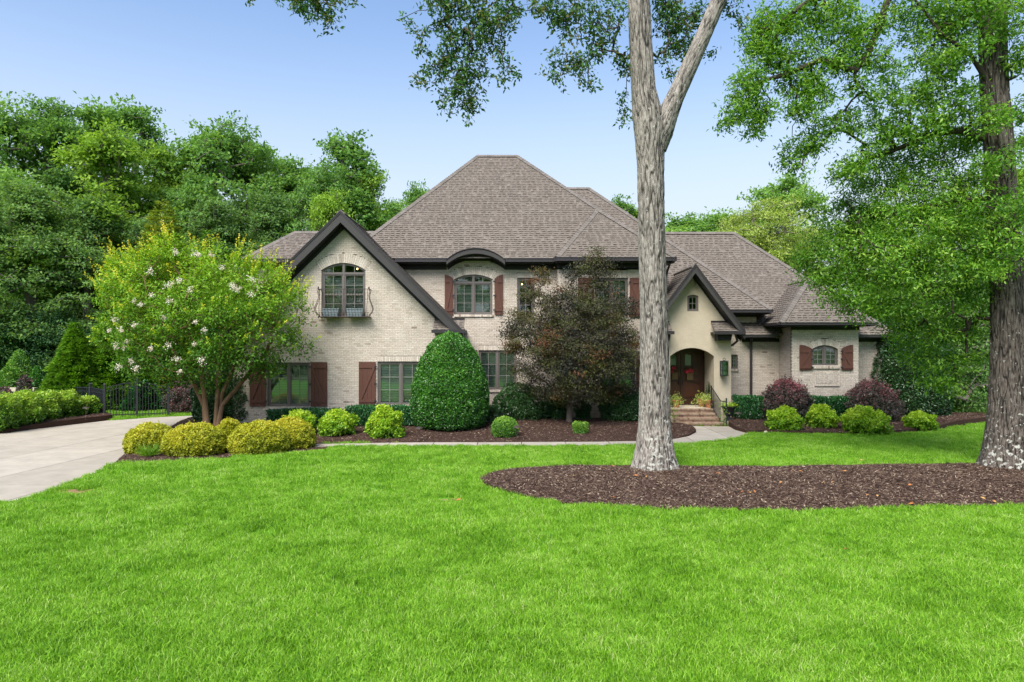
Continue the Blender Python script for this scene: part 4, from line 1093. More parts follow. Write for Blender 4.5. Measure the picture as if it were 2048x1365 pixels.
def copy_tree(root, loc, rz=0, scale=(1, 1, 1), label=None, group=None, name=None):
    c = root.copy(); link(c); c.location = loc; c.rotation_euler = (0, 0, rz); c.scale = scale
    if name: c.name = name
    if label: c['label'] = label
    if group: c['group'] = group
    for ch in [o for o in root.children]:
        d = ch.copy(); SC.collection.objects.link(d); d.parent = c
    return c

# forest tree prototypes (height about 1 unit = 1 m; built at 18 m and scaled)
def forest_proto(seed, lm, hgt=18, crown_w=4.6, low=.16, nblob=46, ntips=1150, per=26, L=.27, W=.15, airy=0):
    """a crown of many small billowing clumps set round rising limbs"""
    rg = np.random.default_rng(seed); blobs = []
    for i in range(nblob):
        t = ((i+.5)/nblob)**.85; z = hgt*(low+(1-low)*t*.95)
        env = crown_w*(math.sin(math.pi*min(1, (t*.84+.16)))**.6)*(1-.2*t)*(1+.22*math.sin(t*9+seed))
        a = i*2.4+rg.uniform(-.6, .6); rr = env*rg.uniform(.45, .95) if i % 4 else env*rg.uniform(0, .4); br = rg.uniform(.16, .34)*crown_w*(1-.25*t)
        blobs.append((rr*math.cos(a), rr*math.sin(a), min(z+rg.normal(0,.8), hgt-br*.8), br*1.05, br*1.05, br*rg.uniform(.75,1.0)))
    tips, od = blob_pts(rg, blobs, ntips, .6, -.4)
    ex = rg.uniform(size=len(tips)) < .22; tips[ex] += od[ex]*rg.uniform(.25, .85, ex.sum())[:, None]
    trunk = [(0, 0, z) for z in np.linspace(0, hgt*.8, 9)]; trunk = [(x+.15*math.sin(z*.5+seed), y+.15*math.cos(z*.4), z) for x, y, z in trunk]; trunk[0] = (0, 0, -.1)
    A, par, rad = skeleton(rg, tips, trunk, .013, .08, .48)
    V, Fc, v = leaf_cloud(rg, tips, od, per, .3, L, W, up=.7, out=.35, droop=.1, flat=.5, vspread=.13)
    root = bpy.data.objects.new('forest_tree', None)
    return root, (A, par, rad), (V, Fc, v), lm
def forest_build(p, name, label, loc, scale, rz, group):
    root, sk, lf, lm = p
    t = thing(name, loc, label, 'tree', group); t.scale = scale; t.rotation_euler = (0, 0, rz)
    wood('trunk', *sk, M['greybark'], t); mesh_np('crown', lf[0], lf[1], lf[2], LM[lm], t)
    return t
protos = [forest_proto(1, 'forest'), forest_proto(2, 'forest', crown_w=5.2, nblob=54), forest_proto(3, 'forest_lt', crown_w=4.4), forest_proto(4, 'forest_dk', low=.10, crown_w=5.0),
          forest_proto(5, 'forest', crown_w=3.6, low=.25, nblob=30, ntips=640), forest_proto(6, 'willow', low=.1, crown_w=5.6, nblob=60, ntips=1300, L=.26, W=.09), forest_proto(7, 'shade', low=.05, crown_w=5.2, nblob=40)]
built = {}
def plant_tree(k, px, top, Y, label, wid=1.0, rz=None, group='trees of the wood behind the house', name='forest_tree'):
    hgt = (H + (HY-top)*Y/F); s = hgt/18.2; rz = R.uniform(0, 6.28) if rz is None else rz; loc = (X(px, Y), Y, 0)
    if k not in built: built[k] = forest_build(protos[k], name, label, loc, (s*wid, s*wid, s), rz, group); return built[k]
    return copy_tree(built[k], loc, rz, (s*wid, s*wid, s), label, group)
FT = [
 (1,-40,190,48,1.0,'tall green tree cut by the edge of the picture above the clipped cone shrubs'),
 (0,100,178,52,.95,'tallest broadleaf tree of the wood, with sky gaps in its upper crown'),
 (4,210,215,56,1.1,'slender tree with thin top just behind the bright yellow-green crown'),
 (4,275,212,54,1.0,'slender tree with a narrow tufted top beside the sky gap'),
 (2,215,262,44,1.15,'bright yellow-green tree standing in front of the slender-topped trees'),
 (1,425,236,50,1.08,'big broad tree whose round crown rises beside the sky gap'),
 (0,500,262,53,.9,'dense tree forming the shoulder of the big round crown'),
 (2,335,300,48,.8,'narrow yellow-green tree below the sky gap'),
 (0,580,300,52,.95,'green tree halfway between the big round crown and the tree beside the roof'),
 (4,690,272,50,1.2,'thin-topped tree nearest to the slope of the main roof'),
 (1,640,330,47,.8,'green tree directly behind the front gable peak'),
 (2,655,385,42,.8,'light green tree just above the peak of the front gable'),
 (2,735,345,50,.75,'light green tree touching the main roof slope'),
 (0,790,385,55,.7,'low green tree peeping over the main roof slope'),
 (4,830,372,58,.8,'dark treetop just poking over the main roof hip'),
 (3,60,370,40,1.15,'dark green tree low at the wood edge above the cone shrubs'),
 (3,-60,400,38,1.1,'dark tree at the wood edge cut off by the picture border'),
 (3,180,400,41,1.1,'dark green tree behind the two pyramid conifers'),
 (3,300,440,42,1.0,'dark green tree behind the flowering crape myrtle'),
 (3,430,400,44,1.0,'dark green tree behind the low roof of the wing'),
 (3,540,390,45,1.05,'dark green tree above the ridge of the low wing roof'),
 (0,20,330,44,.9,'mid green tree leaning over the dark wood edge'),
 (0,390,330,46,.8,'mid green tree under the big round crown'),
 (4,1235,398,58,.9,'small treetop between the back roof hip and the big trunk'),
 (2,1275,420,60,.8,'light treetop just beside the big trunk above the roof'),
 (1,1392,424,60,1.5,'small green treetop above the long ridge of the wing'),
 (0,1345,440,57,1.4,'low green treetop next to the big trunk above the wing ridge'),
 (4,1440,428,62,1.6,'thin green treetop between the wing ridge treetop and the pale feathery tree'),
 (5,1545,395,52,1.25,'pale yellow-green feathery tree behind the hip of the wing roof'),
 (5,1465,430,54,.8,'smaller pale feathery tree above the wing ridge'),
 (0,1575,335,58,1.0,'green tree rising behind the pale feathery tree'),
 (0,1750,400,46,1.2,'broad green tree behind the hanging oak branches'),
 (1,1900,380,44,1.1,'broad green tree seen between the dark oak trunk and the house'),
 (2,2030,330,46,1.0,'light green tree seen beyond the dark oak trunk at the picture border'),
 (6,1830,560,36,1.0,'dark evergreen mass beyond the end of the house'),
 (6,1930,540,34,.9,'dark tree with a low crown shading the far lawn corner'),
 (6,2060,560,35,1.1,'dark tree low behind the right-hand oak trunk'),
 (0,2150,420,40,1.1,'green tree whose edge enters beyond the oak trunk'),
]
for (k, px, top, Y, wid, lab) in FT: plant_tree(k, px, top, Y, lab, wid)
# a belt of undergrowth closes the foot of the wood
rg = np.random.default_rng(9)
def belt(xs, ys, hs, n, seed, lm):
    rg = np.random.default_rng(seed); bl = []
    for i in range(len(xs)-1):
        m = max(2, int(abs(xs[i+1]-xs[i])/2.2))
        for j in range(m):
            t = j/m; bl.append((xs[i]+(xs[i+1]-xs[i])*t+rg.normal(0,.4), ys[i]+(ys[i+1]-ys[i])*t+rg.normal(0,.8), (hs[i]+(hs[i+1]-hs[i])*t)*.45, 1.7, 1.5, (hs[i]+(hs[i+1]-hs[i])*t)*rg.uniform(.35,.6)))
    P_, O_ = blob_pts(rg, bl, n, .6, -.7); k = P_[:, 2] > 0; P_, O_ = P_[k], O_[k]
    V, Fc, v = leaf_cloud(rg, P_, O_, 30, .32, .17, .08, up=.6, flat=.4)
    o = mesh_np('undergrowth', V, Fc, v, LM[lm]); o['kind'] = 'stuff'
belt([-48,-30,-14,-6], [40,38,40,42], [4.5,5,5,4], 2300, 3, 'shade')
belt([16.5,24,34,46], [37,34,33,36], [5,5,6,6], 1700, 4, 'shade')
# the wood across the street, behind the photographer, seen only as reflections in the window panes
rp = []; rs = []
for i in range(26):
    rp.append((-62+i*5.0+R.uniform(-1.5,1.5), -30-R.uniform(0,8), 0)); rs.append(R.uniform(.65, .95))
wc_ = bpy.data.collections.new('street_wood'); 
_t = bpy.data.objects.new('wood_crown', built[0].children[0].data if built[0].children[0].name.startswith('crown') else built[0].children[1].data); wc_.objects.link(_t)
scatter_stuff('distant_wood', rp, rs, wc_)

# clipped and rounded shrubs
def dome(rg, n, rx, ry, h, power=1.0, bump=.06, bf=2.5, bottom=.0, depth=.1, seed=0, prof=None):
    """points and outward directions on a dome or other body of revolution"""
    if prof is None:
        d = rdir(rg, int(n*1.8)); zc = bottom
        k = d[:, 2] > -zc; d = d[k][:n]
        s = np.sign(d)*np.abs(d)**power; s = s/np.maximum(1e-6, 1)
        P_ = s*np.array([rx, ry, h/(1+zc)]); P_[:, 2] += h*zc/(1+zc)
        O_ = norm(d/np.array([rx, ry, h]))
    else:
        z = rg.uniform(0, 1, n); pr = np.array(prof); r = np.interp(z, pr[:, 0], pr[:, 1]); k = rg.uniform(size=n) < np.maximum(r, .12); z, r = z[k], r[k]
        a = rg.uniform(0, 6.2832, len(z)); P_ = np.stack([np.cos(a)*r*rx, np.sin(a)*r*ry, z*h], 1)
        sl = np.gradient(pr[:, 1], pr[:, 0]); dz = -np.interp(z, pr[:, 0], sl)*rx/h; O_ = norm(np.stack([np.cos(a), np.sin(a), dz], 1))
    nz = np.array([noise.noise(Vector(p)*bf+Vector((seed, 0, 0))) for p in P_])
    P_ = P_ + O_*(nz[:, None]*bump*2) - O_*(rg.uniform(0, 1, len(P_))**2)[:, None]*depth
    P_[:, 2] = np.maximum(P_[:, 2], .01)
    return P_, O_
def shrub(name, label, cat, loc, rx, ry, h, n, L, W, lm, group=None, prof=None, bump=.06, bf=2.5, bottom=.35, depth=.12, up=.3, out=.6, core='core', seed=1, droop=0, rand=.8, topv=0, shoots=0, stem=0):
    rg = np.random.default_rng(seed); P_, O_ = dome(rg, n, rx, ry, h, bump=bump, bf=bf, bottom=bottom, depth=depth, seed=seed, prof=prof); n = len(P_)
    d = norm(O_*out + rdir(rg, n)*rand + np.array([0, 0, up*.5-droop])); N_ = norm(O_*.9 + np.array([0, 0, up]) + rdir(rg, n)*.6); k = rg.uniform(.7, 1.3, n)
    nz = np.array([noise.noise(Vector(p)*2.2+Vector((0, seed, 3))) for p in P_])
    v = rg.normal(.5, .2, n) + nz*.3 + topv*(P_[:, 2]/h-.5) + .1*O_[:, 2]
    if shoots:
        m = shoots; a = rg.uniform(0, 6.283, m); q = rg.uniform(0, 1, m)**.5; bs_ = np.stack([np.cos(a)*q*rx*.9, np.sin(a)*q*ry*.9, h*np.sqrt(np.maximum(1-q*q, 0))*.98], 1)
        dr = norm(np.stack([np.cos(a)*q, np.sin(a)*q, np.full(m, .9)], 1)+rg.normal(size=(m, 3))*.2); ls = rg.uniform(.08, .22, m)*h; kk = 9
        t = np.tile(np.linspace(0, 1, kk), m)[:, None]; Ps = np.repeat(bs_, kk, 0)+np.repeat(dr*ls[:, None], kk, 0)*t
        P_ = np.concatenate([P_, Ps]); d = np.concatenate([d, norm(np.repeat(dr, kk, 0)*.5+rdir(rg, m*kk))]); N_ = np.concatenate([N_, norm(rdir(rg, m*kk)+[0, 0, .5])]); k = np.concatenate([k, rg.uniform(.7, 1.1, m*kk)]); v = np.concatenate([v, rg.normal(.75, .15, m*kk)])
    V, Fc = leaves(P_, d, N_, L*k, W*k)
    t = thing(name, loc, label, cat, group)
    mesh_np('foliage', V, Fc, np.repeat(np.clip(v, 0, 1), 2), LM[lm], t)
    # twiggy inside
    cm = MB(); kk = 14; pr_ = []
    if prof is None:
        for j in range(9):
            a = -math.asin(min(.95, bottom)) + (math.pi/2+math.asin(min(.95, bottom)))*j/8; pr_.append((max(math.cos(a), 0), (math.sin(a)+bottom)/(1+bottom)))
    else: pr_ = [(r, z) for z, r in prof]
    f = 1-min(.3, (depth+bump)/max(rx, .2)*1.0)
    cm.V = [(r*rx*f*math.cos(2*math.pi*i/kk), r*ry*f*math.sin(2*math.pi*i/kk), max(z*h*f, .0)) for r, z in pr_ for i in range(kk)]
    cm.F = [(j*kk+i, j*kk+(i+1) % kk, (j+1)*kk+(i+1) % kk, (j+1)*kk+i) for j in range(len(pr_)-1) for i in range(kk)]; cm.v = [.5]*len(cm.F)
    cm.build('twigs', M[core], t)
    if stem: MB().tube((0, 0, -.1), (0, 0, h*.5), stem, stem*.7, 7).build('stem', M['palebark'], t)
    return t
def base(px, py):     # where a plant whose foot shows at this point stands on bed or ground
    z = 0.0
    for _ in range(5):
        x, y = gnd(px, py, z); z = zbed(x, y) if (y > 18.5) else 0.03
    return (x, y, z)
def sized(px0, px1, ptop, pbot):
    c = base((px0+px1)/2, pbot); Y = c[1]+(px1-px0)/2*c[1]/F*.75; w = (px1-px0)*Y/F
    z = float(bedz(0, Y)) if Y > 18.5 else 0
    return ((X((px0+px1)/2, Y), Y, z), w/2, Z(ptop, Y)-z)

gy = 'yellow mounded shrubs round the crape myrtle'
for i, (a, b, t_, bt, lab) in enumerate([(255,352,848,908,'olive-yellow mounded shrub at the driveway edge behind the grassy tuft'),(330,452,849,914,'largest yellow mounded shrub directly in front of the crape myrtle trunk'),
        (434,486,840,886,'small greener yellow shrub tucked behind beside the crape myrtle trunk'),(460,574,845,911,'bright yellow mounded shrub between the largest mound and the walkway end'),(530,628,838,900,'yellow mounded shrub nearest to the end of the walkway')]):
    loc, r, h = sized(a, b, t_, bt)
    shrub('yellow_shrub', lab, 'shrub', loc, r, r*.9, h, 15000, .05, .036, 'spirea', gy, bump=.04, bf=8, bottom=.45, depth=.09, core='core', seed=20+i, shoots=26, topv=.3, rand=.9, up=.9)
gl = 'lime green shrubs along the house'
for i, (a, b, t_, bt, lab) in enumerate([(566,630,825,872,'lime green shrub partly hidden behind the yellow mound near the walkway'),(640,707,824,874,'lime green round shrub below the gap between the two lower gable windows'),
        (738,804,820,878,'lime green shrub in front of the dark hedge beside the giant clipped holly'),(1536,1599,820,862,'first lime shrub from the entry steps, in front of the larger purple shrub'),(1615,1670,817,857,'lime shrub under the herringbone panel'),
        (1688,1772,819,868,'widest lime shrub, at the bed edge before the second purple shrub'),(1813,1864,828,858,'smallest lime shrub, alone at the far tip of the bed')]):
    loc, r, h = sized(a, b, t_, bt)
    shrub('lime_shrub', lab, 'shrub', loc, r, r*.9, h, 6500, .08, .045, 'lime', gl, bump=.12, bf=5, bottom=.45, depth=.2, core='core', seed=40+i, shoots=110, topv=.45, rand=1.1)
for i, (a, b, t_, bt, lab) in enumerate([(983,1036,834,876,'small round clipped boxwood on the mulch before the red maple'),(1146,1176,844,869,'tiny square-clipped boxwood alone on the mulch')]):
    loc, r, h = sized(a, b, t_, bt); pf = None if i == 0 else [(0,.8),(.1,.95),(.85,1),(.97,.8),(1,.1)]
    shrub('boxwood', lab, 'shrub', loc, r, r, h, 6500 if i == 0 else 2600, .045, .026, 'box', 'small clipped boxwoods', prof=pf, bump=.025, bf=6, bottom=.6, depth=.05, seed=60+i, topv=.3)
loc, r, h = sized(824, 976, 666, 864)
shrub('clipped_holly', 'giant egg-shaped clipped holly in front of the corner of the gable wall', 'shrub', loc, r, r, h, 60000, .066, .038, 'holly', None,
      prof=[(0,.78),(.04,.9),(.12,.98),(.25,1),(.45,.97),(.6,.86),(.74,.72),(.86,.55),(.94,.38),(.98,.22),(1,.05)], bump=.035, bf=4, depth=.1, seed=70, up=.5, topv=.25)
loc, r, h = sized(384, 534, 722, 850)
shrub('dark_holly', 'dark rounded holly between the crape myrtle and the garage-side corner window', 'shrub', (loc[0], 26.2, .2), r*1.02, r*.6, h, 24000, .085, .045, 'holly_dk', None, prof=[(0,.85),(.15,1),(.5,.98),(.75,.85),(.92,.55),(1,.1)], bump=.08, bf=2.5, depth=.12, seed=71, up=.5)
shrub('dark_holly', 'tall dark rounded holly at the far end of the house', 'shrub', (X(1820,28.5), 28.5, .1), 1.5, 1.4, Z(632,28.5), 30000, .09, .045, 'holly_dk', None, prof=[(0,.85),(.15,1),(.55,1),(.78,.82),(.92,.55),(1,.1)], bump=.1, bf=2, depth=.15, seed=72, up=.5)
def hedge_prof(): return [(0,.92),(.1,1),(.8,1),(.94,.94),(1,.6)]
def hedge(label, a, b, t_, Y, ry, lm='laurel', n=9000, L=.09, W=.036, seed=80, upr=1.1):
    w = (b-a)*Y/F; z = float(bedz(0, Y)); rg = np.random.default_rng(seed); h = Z(t_, Y)-z
    x = rg.uniform(-w/2, w/2, n*2); y = rg.uniform(-ry, ry, n*2); zz = rg.uniform(0, h, n*2)
    k = (zz > h-.14) | (y < -ry+.14) | (np.abs(x) > w/2-.14); x, y, zz = x[k][:n], y[k][:n], zz[k][:n]; n = len(x)
    zz = zz + np.array([noise.noise(Vector((a_*1.5+seed, b_*2, c_*2))) for a_, b_, c_ in zip(x, y, zz)])*.09*(zz/h)
    P_ = np.stack([x, y, np.maximum(zz, .02)], 1); d = norm(np.stack([rg.normal(0,.55,n), rg.normal(-.2,.5,n), np.full(n, upr)], 1)); N_ = norm(np.stack([rg.normal(0,.6,n), rg.normal(-1,.4,n), rg.normal(.2,.4,n)], 1))
    V, Fc = leaves(P_, d, N_, L*rg.uniform(.7,1.3,n), W*rg.uniform(.7,1.3,n))
    t = thing('laurel_hedge', (X((a+b)/2, Y), Y, z), label, 'hedge', 'low dark laurel hedges against the walls')
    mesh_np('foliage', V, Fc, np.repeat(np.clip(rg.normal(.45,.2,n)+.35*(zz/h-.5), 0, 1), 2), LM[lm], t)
    MB().box(-w/2+.12, w/2-.12, -ry+.13, ry-.1, 0, h-.13).build('twigs', M['core'], t)
hedge('low dark hedge under the corner window beside the crape myrtle', 540, 678, 821, 24.95, .38, seed=81)
hedge('dark glossy hedge between the gable shutter and the giant holly', 695, 836, 815, 24.85, .4, seed=82)
hedge('small dark glossy laurel next to the black urn', 1472, 1526, 795, 26.6, .5, n=5500, seed=83)
hedge('dark glossy laurel hedge between the two purple shrubs', 1606, 1700, 795, 26.4, .4, n=7000, seed=84)
hedge('small dark green shrub behind the foot of the giant holly', 955, 998, 812, 25.6, .4, lm='holly_dk', n=3500, L=.07, W=.035, seed=85, upr=.4)
for i, (a, b, t_, Y, lab, tv) in enumerate([(1524,1622,762,26.1,'purple-leaved shrub with pink tips, nearer to the entry steps',.5),(1690,1798,768,26.2,'purple-leaved shrub with greenish centre near the tall dark holly',.3),(333,400,768,31.0,'dark purple shrub beside the iron gate',.0)]):
    w = (b-a)*Y/F/2; z = .2 if Y < 30 else 0
    shrub('purple_shrub', lab, 'shrub', (X((a+b)/2, Y), Y, z), w, w*.8, Z(t_, Y)-z, 12000, .085, .032, 'purple', 'purple-leaved shrubs', bump=.15, bf=4, bottom=.35, depth=.28, seed=90+i, shoots=150, topv=tv*1.9-.1, rand=.7, droop=.1)
for i, (a, b, t_, Y, lab) in enumerate([(985,1100,770,26.6,'dark round evergreen under the lower window, under the red maple'),(1095,1135,795,26.7,'small dark evergreen just behind the red maple trunk'),(1150,1180,800,26.5,'small dark evergreen to one side of the red maple trunk'),(1200,1300,778,26.3,'large dark evergreen between the red maple and the big oak trunk')]):
    w = (b-a)*Y/F/2
    shrub('dark_evergreen', lab, 'shrub', (X((a+b)/2, Y), Y, .22), w, min(w*.8, .8), Z(t_, Y)-.22, 11000 if w > .6 else 4500, .075, .035, 'holly_dk', 'dark evergreens under the maple', bump=.08, bf=3, bottom=.5, depth=.12, seed=100+i)
ge = 'rounded hedge shrubs along the driveway'
for i, (a, b, t_, Y, lab) in enumerate([(-52,34,788,24.0,'hedge shrub cut by the picture border beside the driveway'),(18,84,786,25.2,'second hedge shrub from the picture border'),(72,120,786,26.5,'third hedge shrub from the picture border'),(106,154,786,27.4,'fourth hedge shrub, last of the close-set row'),(146,174,797,28.0,'small yellowish hedge shrub between the row and the gate-side one'),(162,197,794,28.6,'last hedge shrub, next to the iron fence')]):
    w = (b-a)*Y/F/2
    shrub('hedge_shrub', lab, 'shrub', (X((a+b)/2, Y), Y, .02), w*.86, w*.9, Z(t_, Y)-.02, 8500, .095, .05, 'euon', ge, prof=[(0,.6),(.12,.85),(.35,1),(.7,1),(.88,.88),(.97,.62),(1,.1)], bump=.10, bf=4, depth=.16, seed=110+i, topv=.75, stem=.05, shoots=16)
gcn = 'clipped cone shrubs at the wood edge'
for i, (a, b, t_, pb, Y, lab) in enumerate([(12,64,699,780,35,'tallest clipped cone shrub with a rounded top'),(-8,36,734,790,33.5,'clipped cone shrub nearest to the picture border'),(56,95,733,790,33,'darker clipped cone shrub beside the pyramid conifer')]):
    w = (b-a)*Y/F/2
    shrub('cone_shrub', lab, 'shrub', (X((a+b)/2, Y), Y, 0), w*1.06, w*1.06, Z(t_, Y), 12000, .085, .045, 'box' if i != 2 else 'holly', gcn, prof=[(0,.9),(.15,1),(.35,.97),(.6,.8),(.8,.55),(.93,.3),(1,.04)], bump=.04, bf=4, depth=.08, seed=120+i)
# low planting behind the hedge row
for i, (a, b, t_, Y, lm, lab) in enumerate([(-20,34,776,27.5,'purple','low brownish shrub behind the driveway hedge, by the low wall'),(34,64,752,30,'purple','small reddish shrub between two clipped cones'),(20,76,782,28.5,'lime','low yellow-green planting between the hedge row and the cones')]):
    w = (b-a)*Y/F/2
    shrub('low_shrub', lab, 'shrub', (X((a+b)/2, Y), Y, 0), w, w*.7, Z(t_, Y), 3500, .08, .04, lm, None, bottom=.4, seed=130+i, shoots=20)
t = thing('low_wall', (X(0,31), 31, 0), 'low stone garden wall behind the driveway hedge', 'wall')
for j in range(2):
    for i in range(7): MB().box(-1.5+i*.42+(j%2)*.2+.005, -1.5+(i+1)*.42+(j%2)*.2-.005, -.12, .12, .8+j*.18, .8+(j+1)*.18-.008).build('stone', M['stone'], t)
MB().box(-1.5, 1.6, -.1, .11, 0, .798).build('wall_base', M['stone'], t)

# conifers
def conifer(name, label, loc, w, h, n, lm, seed, group=None, L=.2, W=.07, layers=16, power=1.0, droop=.0):
    rg = np.random.default_rng(seed); t = rg.uniform(0, 1, n)**1.0; t = 1-np.sqrt(rg.uniform(0, 1, n)*(1-.0)); lay = np.floor(t*layers)/layers
    r0 = w*(1-t)**power; a = rg.uniform(0, 6.283, n)
    arm = np.array([noise.noise(Vector((math.cos(x_)*2.2, math.sin(x_)*2.2, y_*9+seed))) for x_, y_ in zip(a, lay)])
    r = r0*(.78+.35*arm+.12)*(1-.45*rg.uniform(0, 1, n)**2.0)+.04
    z = t*h + .06*h*(r/np.maximum(w, .01))*(.2) + .03*h*np.sin(t*layers*6.283)*.3
    P_ = np.stack([np.cos(a)*r, np.sin(a)*r, np.maximum(z, .05)], 1); O_ = norm(np.stack([np.cos(a), np.sin(a), np.full(n, .35-droop)], 1))
    d = norm(O_+rdir(rg, n)*.45); N_ = norm(np.array([0, 0, 1.0])+rdir(rg, n)*.5); k = rg.uniform(.6, 1.3, n)
    V, Fc = leaves(P_, d, N_, L*k, W*k)
    th = thing(name, loc, label, 'tree', group)
    mesh_np('foliage', V, Fc, np.repeat(np.clip(rg.normal(.5,.18,n)+arm*.4, 0, 1), 2), LM[lm], th)
    MB().tube((0,0,0), (0,0,h*.95), w*.05, .01, 7).build('trunk', M['greybark'], th)
    MB().lathe([(w*.6,.05),(w*.5,h*.25),(w*.28,h*.6),(0,h*.9)], k=12).build('twigs', M['core'], th)
    return th
conifer('pyramid_conifer', 'bright green pyramid conifer nearest to the clipped cones', (X(150,31.5), 31.5, 0), 1.65, Z(645,31.5), 26000, 'conifer', 1, 'pyramid conifers behind the gate')
conifer('pyramid_conifer', 'bright green pyramid conifer half hidden by crape myrtle flowers', (X(212,32.5), 32.5, 0), 1.65, Z(625,32.5), 24000, 'conifer', 2, 'pyramid conifers behind the gate')
conifer('pyramid_conifer', 'darker green pyramid conifer behind the iron gate', (X(255,33.5), 33.5, 0), 1.7, Z(655,33.5), 20000, 'conifer', 3, 'pyramid conifers behind the gate')
conifer('cedar', 'olive-yellow feathery cedar rising above the crape myrtle', (X(325,38), 38, 0), 2.5, Z(402,38), 30000, 'cedar', 4, None, L=.24, W=.12, power=.62, layers=24)
conifer('young_conifer', 'small green conifer behind the wing roof, beside the cedar', (X(412,39), 39, 0), 1.5, Z(455,39), 16000, 'conifer', 5, None, L=.22, W=.08)
conifer('young_conifer', 'dark small conifer seen through the iron gate', (X(285,32), 32, 0), .9, Z(762,32), 7000, 'laurel', 6, None)

# ---------------------------------------------------------------- crape myrtle
rg = np.random.default_rng(31); Yc = 23.6
def pxblobs(rows, Y, rg=rg, depth=1.0):
    out = []
    for r in rows:
        px, py, pr = r[:3]; dy = r[3] if len(r) > 3 else 0; YY = Y+dy; rr = pr*YY/F
        out.append((*P(px, py, YY), rr, rr*depth, rr*(r[4] if len(r) > 4 else 1)))
    return out
cr_rows = [(300,560,62,0),(370,545,60,.8),(420,530,40,-.6),(470,570,60,0),(540,590,55,-.5),(575,620,42,.3),(580,690,38,0),(520,650,60,-1),(450,640,60,-1.3),(380,620,70,-1.2),(300,630,65,-.8),(245,600,52,0),(235,670,40,-.3),(290,700,45,-.8),(350,700,50,-1.2),(430,700,45,-1.3),(500,705,40,-1),(350,750,28,-.8),(540,730,28,-.5),(420,600,60,1.5),(300,640,60,1.5),(500,640,50,1.5),(255,545,40,.3),(520,555,35,.6),(335,510,35,.3),(300,740,34,-.8),(390,735,44,-1.0),(455,735,42,-1.0),(500,745,30,-.7),(260,720,28,-.4),(345,770,20,-.7),(430,770,20,-.8)]
tips, od = blob_pts(rg, pxblobs(cr_rows, Yc), 1350, .45, -.6)
bx, by = X(425,Yc), Yc
C0 = np.array([bx, by, 0])
stems = [[(bx-.2,by,.0),(bx-.3,by+.05,1.0),(bx-.8,by+.1,2.0),(bx-1.5,by,3.0)],[(bx-.08,by-.1,0),(bx-.2,by-.1,1.1),(bx-.25,by-.3,2.2),(bx-.5,by-.4,3.4)],[(bx+.1,by,0),(bx+.12,by+.1,1.2),(bx+.1,by+.3,2.4),(bx+.2,by+.4,3.6)],[(bx+.17,by-.05,0),(bx+.33,by,1.0),(bx+1.1,by,1.9),(bx+1.9,by,2.9)],[(bx+.12,by+.13,0),(bx+.22,by+.2,1.3),(bx+.7,by+.2,2.4),(bx+1.0,by+.3,3.4)]]
t = thing('crape_myrtle', (bx, by, .05), 'multi-stemmed crape myrtle with white blossom and yellow-green shoots beside the driveway', 'tree')
near = np.argmin(np.array([[min(np.linalg.norm(np.array(q)-p) for q in s[1:]) for s in stems] for p in tips]), 1)
woodparts = []
for i, s in enumerate(stems):
    tp = tips[near == i]
    if not len(tp): continue
    A, par, rad = skeleton(rg, tp, s, .0042, .1, .46); A = A-np.array([bx, by, .05]); A[0, 2] = -.1
    for j in range(4): rad[j] = max(rad[j], [.10,.08,.06,.04][j])
    wood('trunk', A, par, rad, M['palebark'], t)
V, Fc, v = leaf_cloud(rg, tips, od, 30, .17, .105, .055, up=.8, out=.5, flat=.7, vspread=.09, jit=.06)
zt = (tips[:, 2]-3.4)/3; hv = np.repeat(np.repeat(np.clip(zt*.3-.06, -.3, .16), 30), 2); v = np.clip(v*.66+hv, 0, .62)
# leafy shoots radiating out of the crown, bronze-yellow at their tips
cc = np.array([bx, by, 3.9]); o_ = tips-cc; rr_ = np.sqrt((o_[:, 0]/3.7)**2+(o_[:, 1]/2.6)**2+(o_[:, 2]/2.5)**2)
top_ = tips[(rr_ > .72) & (o_[:, 2] > -1.1)]; sel = top_[rg.choice(len(top_), 430)]; kk = 24
dr = norm(norm(sel-cc)*.75+np.array([0, 0, .75])+rg.normal(size=(len(sel), 3))*.16); ln = rg.uniform(.3, .85, len(sel))*np.where(sel[:, 2] > 4.6, 1.1, .7)
tt = np.tile(np.linspace(0, 1, kk), len(sel))[:, None]; Ps = np.repeat(sel, kk, 0)+np.repeat(dr*ln[:, None], kk, 0)*tt+rg.normal(size=(len(sel)*kk, 3))*.015
V2, F2 = leaves(Ps, norm(np.repeat(dr, kk, 0)*.5+rdir(rg, len(Ps))), norm(rdir(rg, len(Ps))*.7+[0,0,.7]), rg.uniform(.07,.12,len(Ps))*(1.1-.5*tt[:, 0]), rg.uniform(.04,.06,len(Ps)))
v2 = np.repeat(np.clip(np.repeat(rg.normal(.44,.08,len(sel))+.08*(sel[:, 2]-4), kk)+.42*tt[:, 0]**1.5+rg.normal(0,.05,len(Ps)), 0, 1), 2)
mesh_np('crown', np.concatenate([V, V2])-np.array([bx, by, .05]), np.concatenate([Fc, F2+len(V)]), np.concatenate([v, v2]), LM['crape'], t)
fl_px = [(400,510),(420,515),(360,560),(385,575),(300,545),(285,615),(225,640),(240,655),(232,690),(250,700),(235,735),(260,725),(275,740),(300,700),(330,640),(335,690),(350,720),(385,690),(405,720),(340,600),(460,565),(470,570),(330,575),(345,570),(385,505),(510,560),(300,590),(255,680),(215,660),(365,740),(410,660),(270,655),(440,540),(475,575),(350,505),(265,600),(500,590),(395,640)]
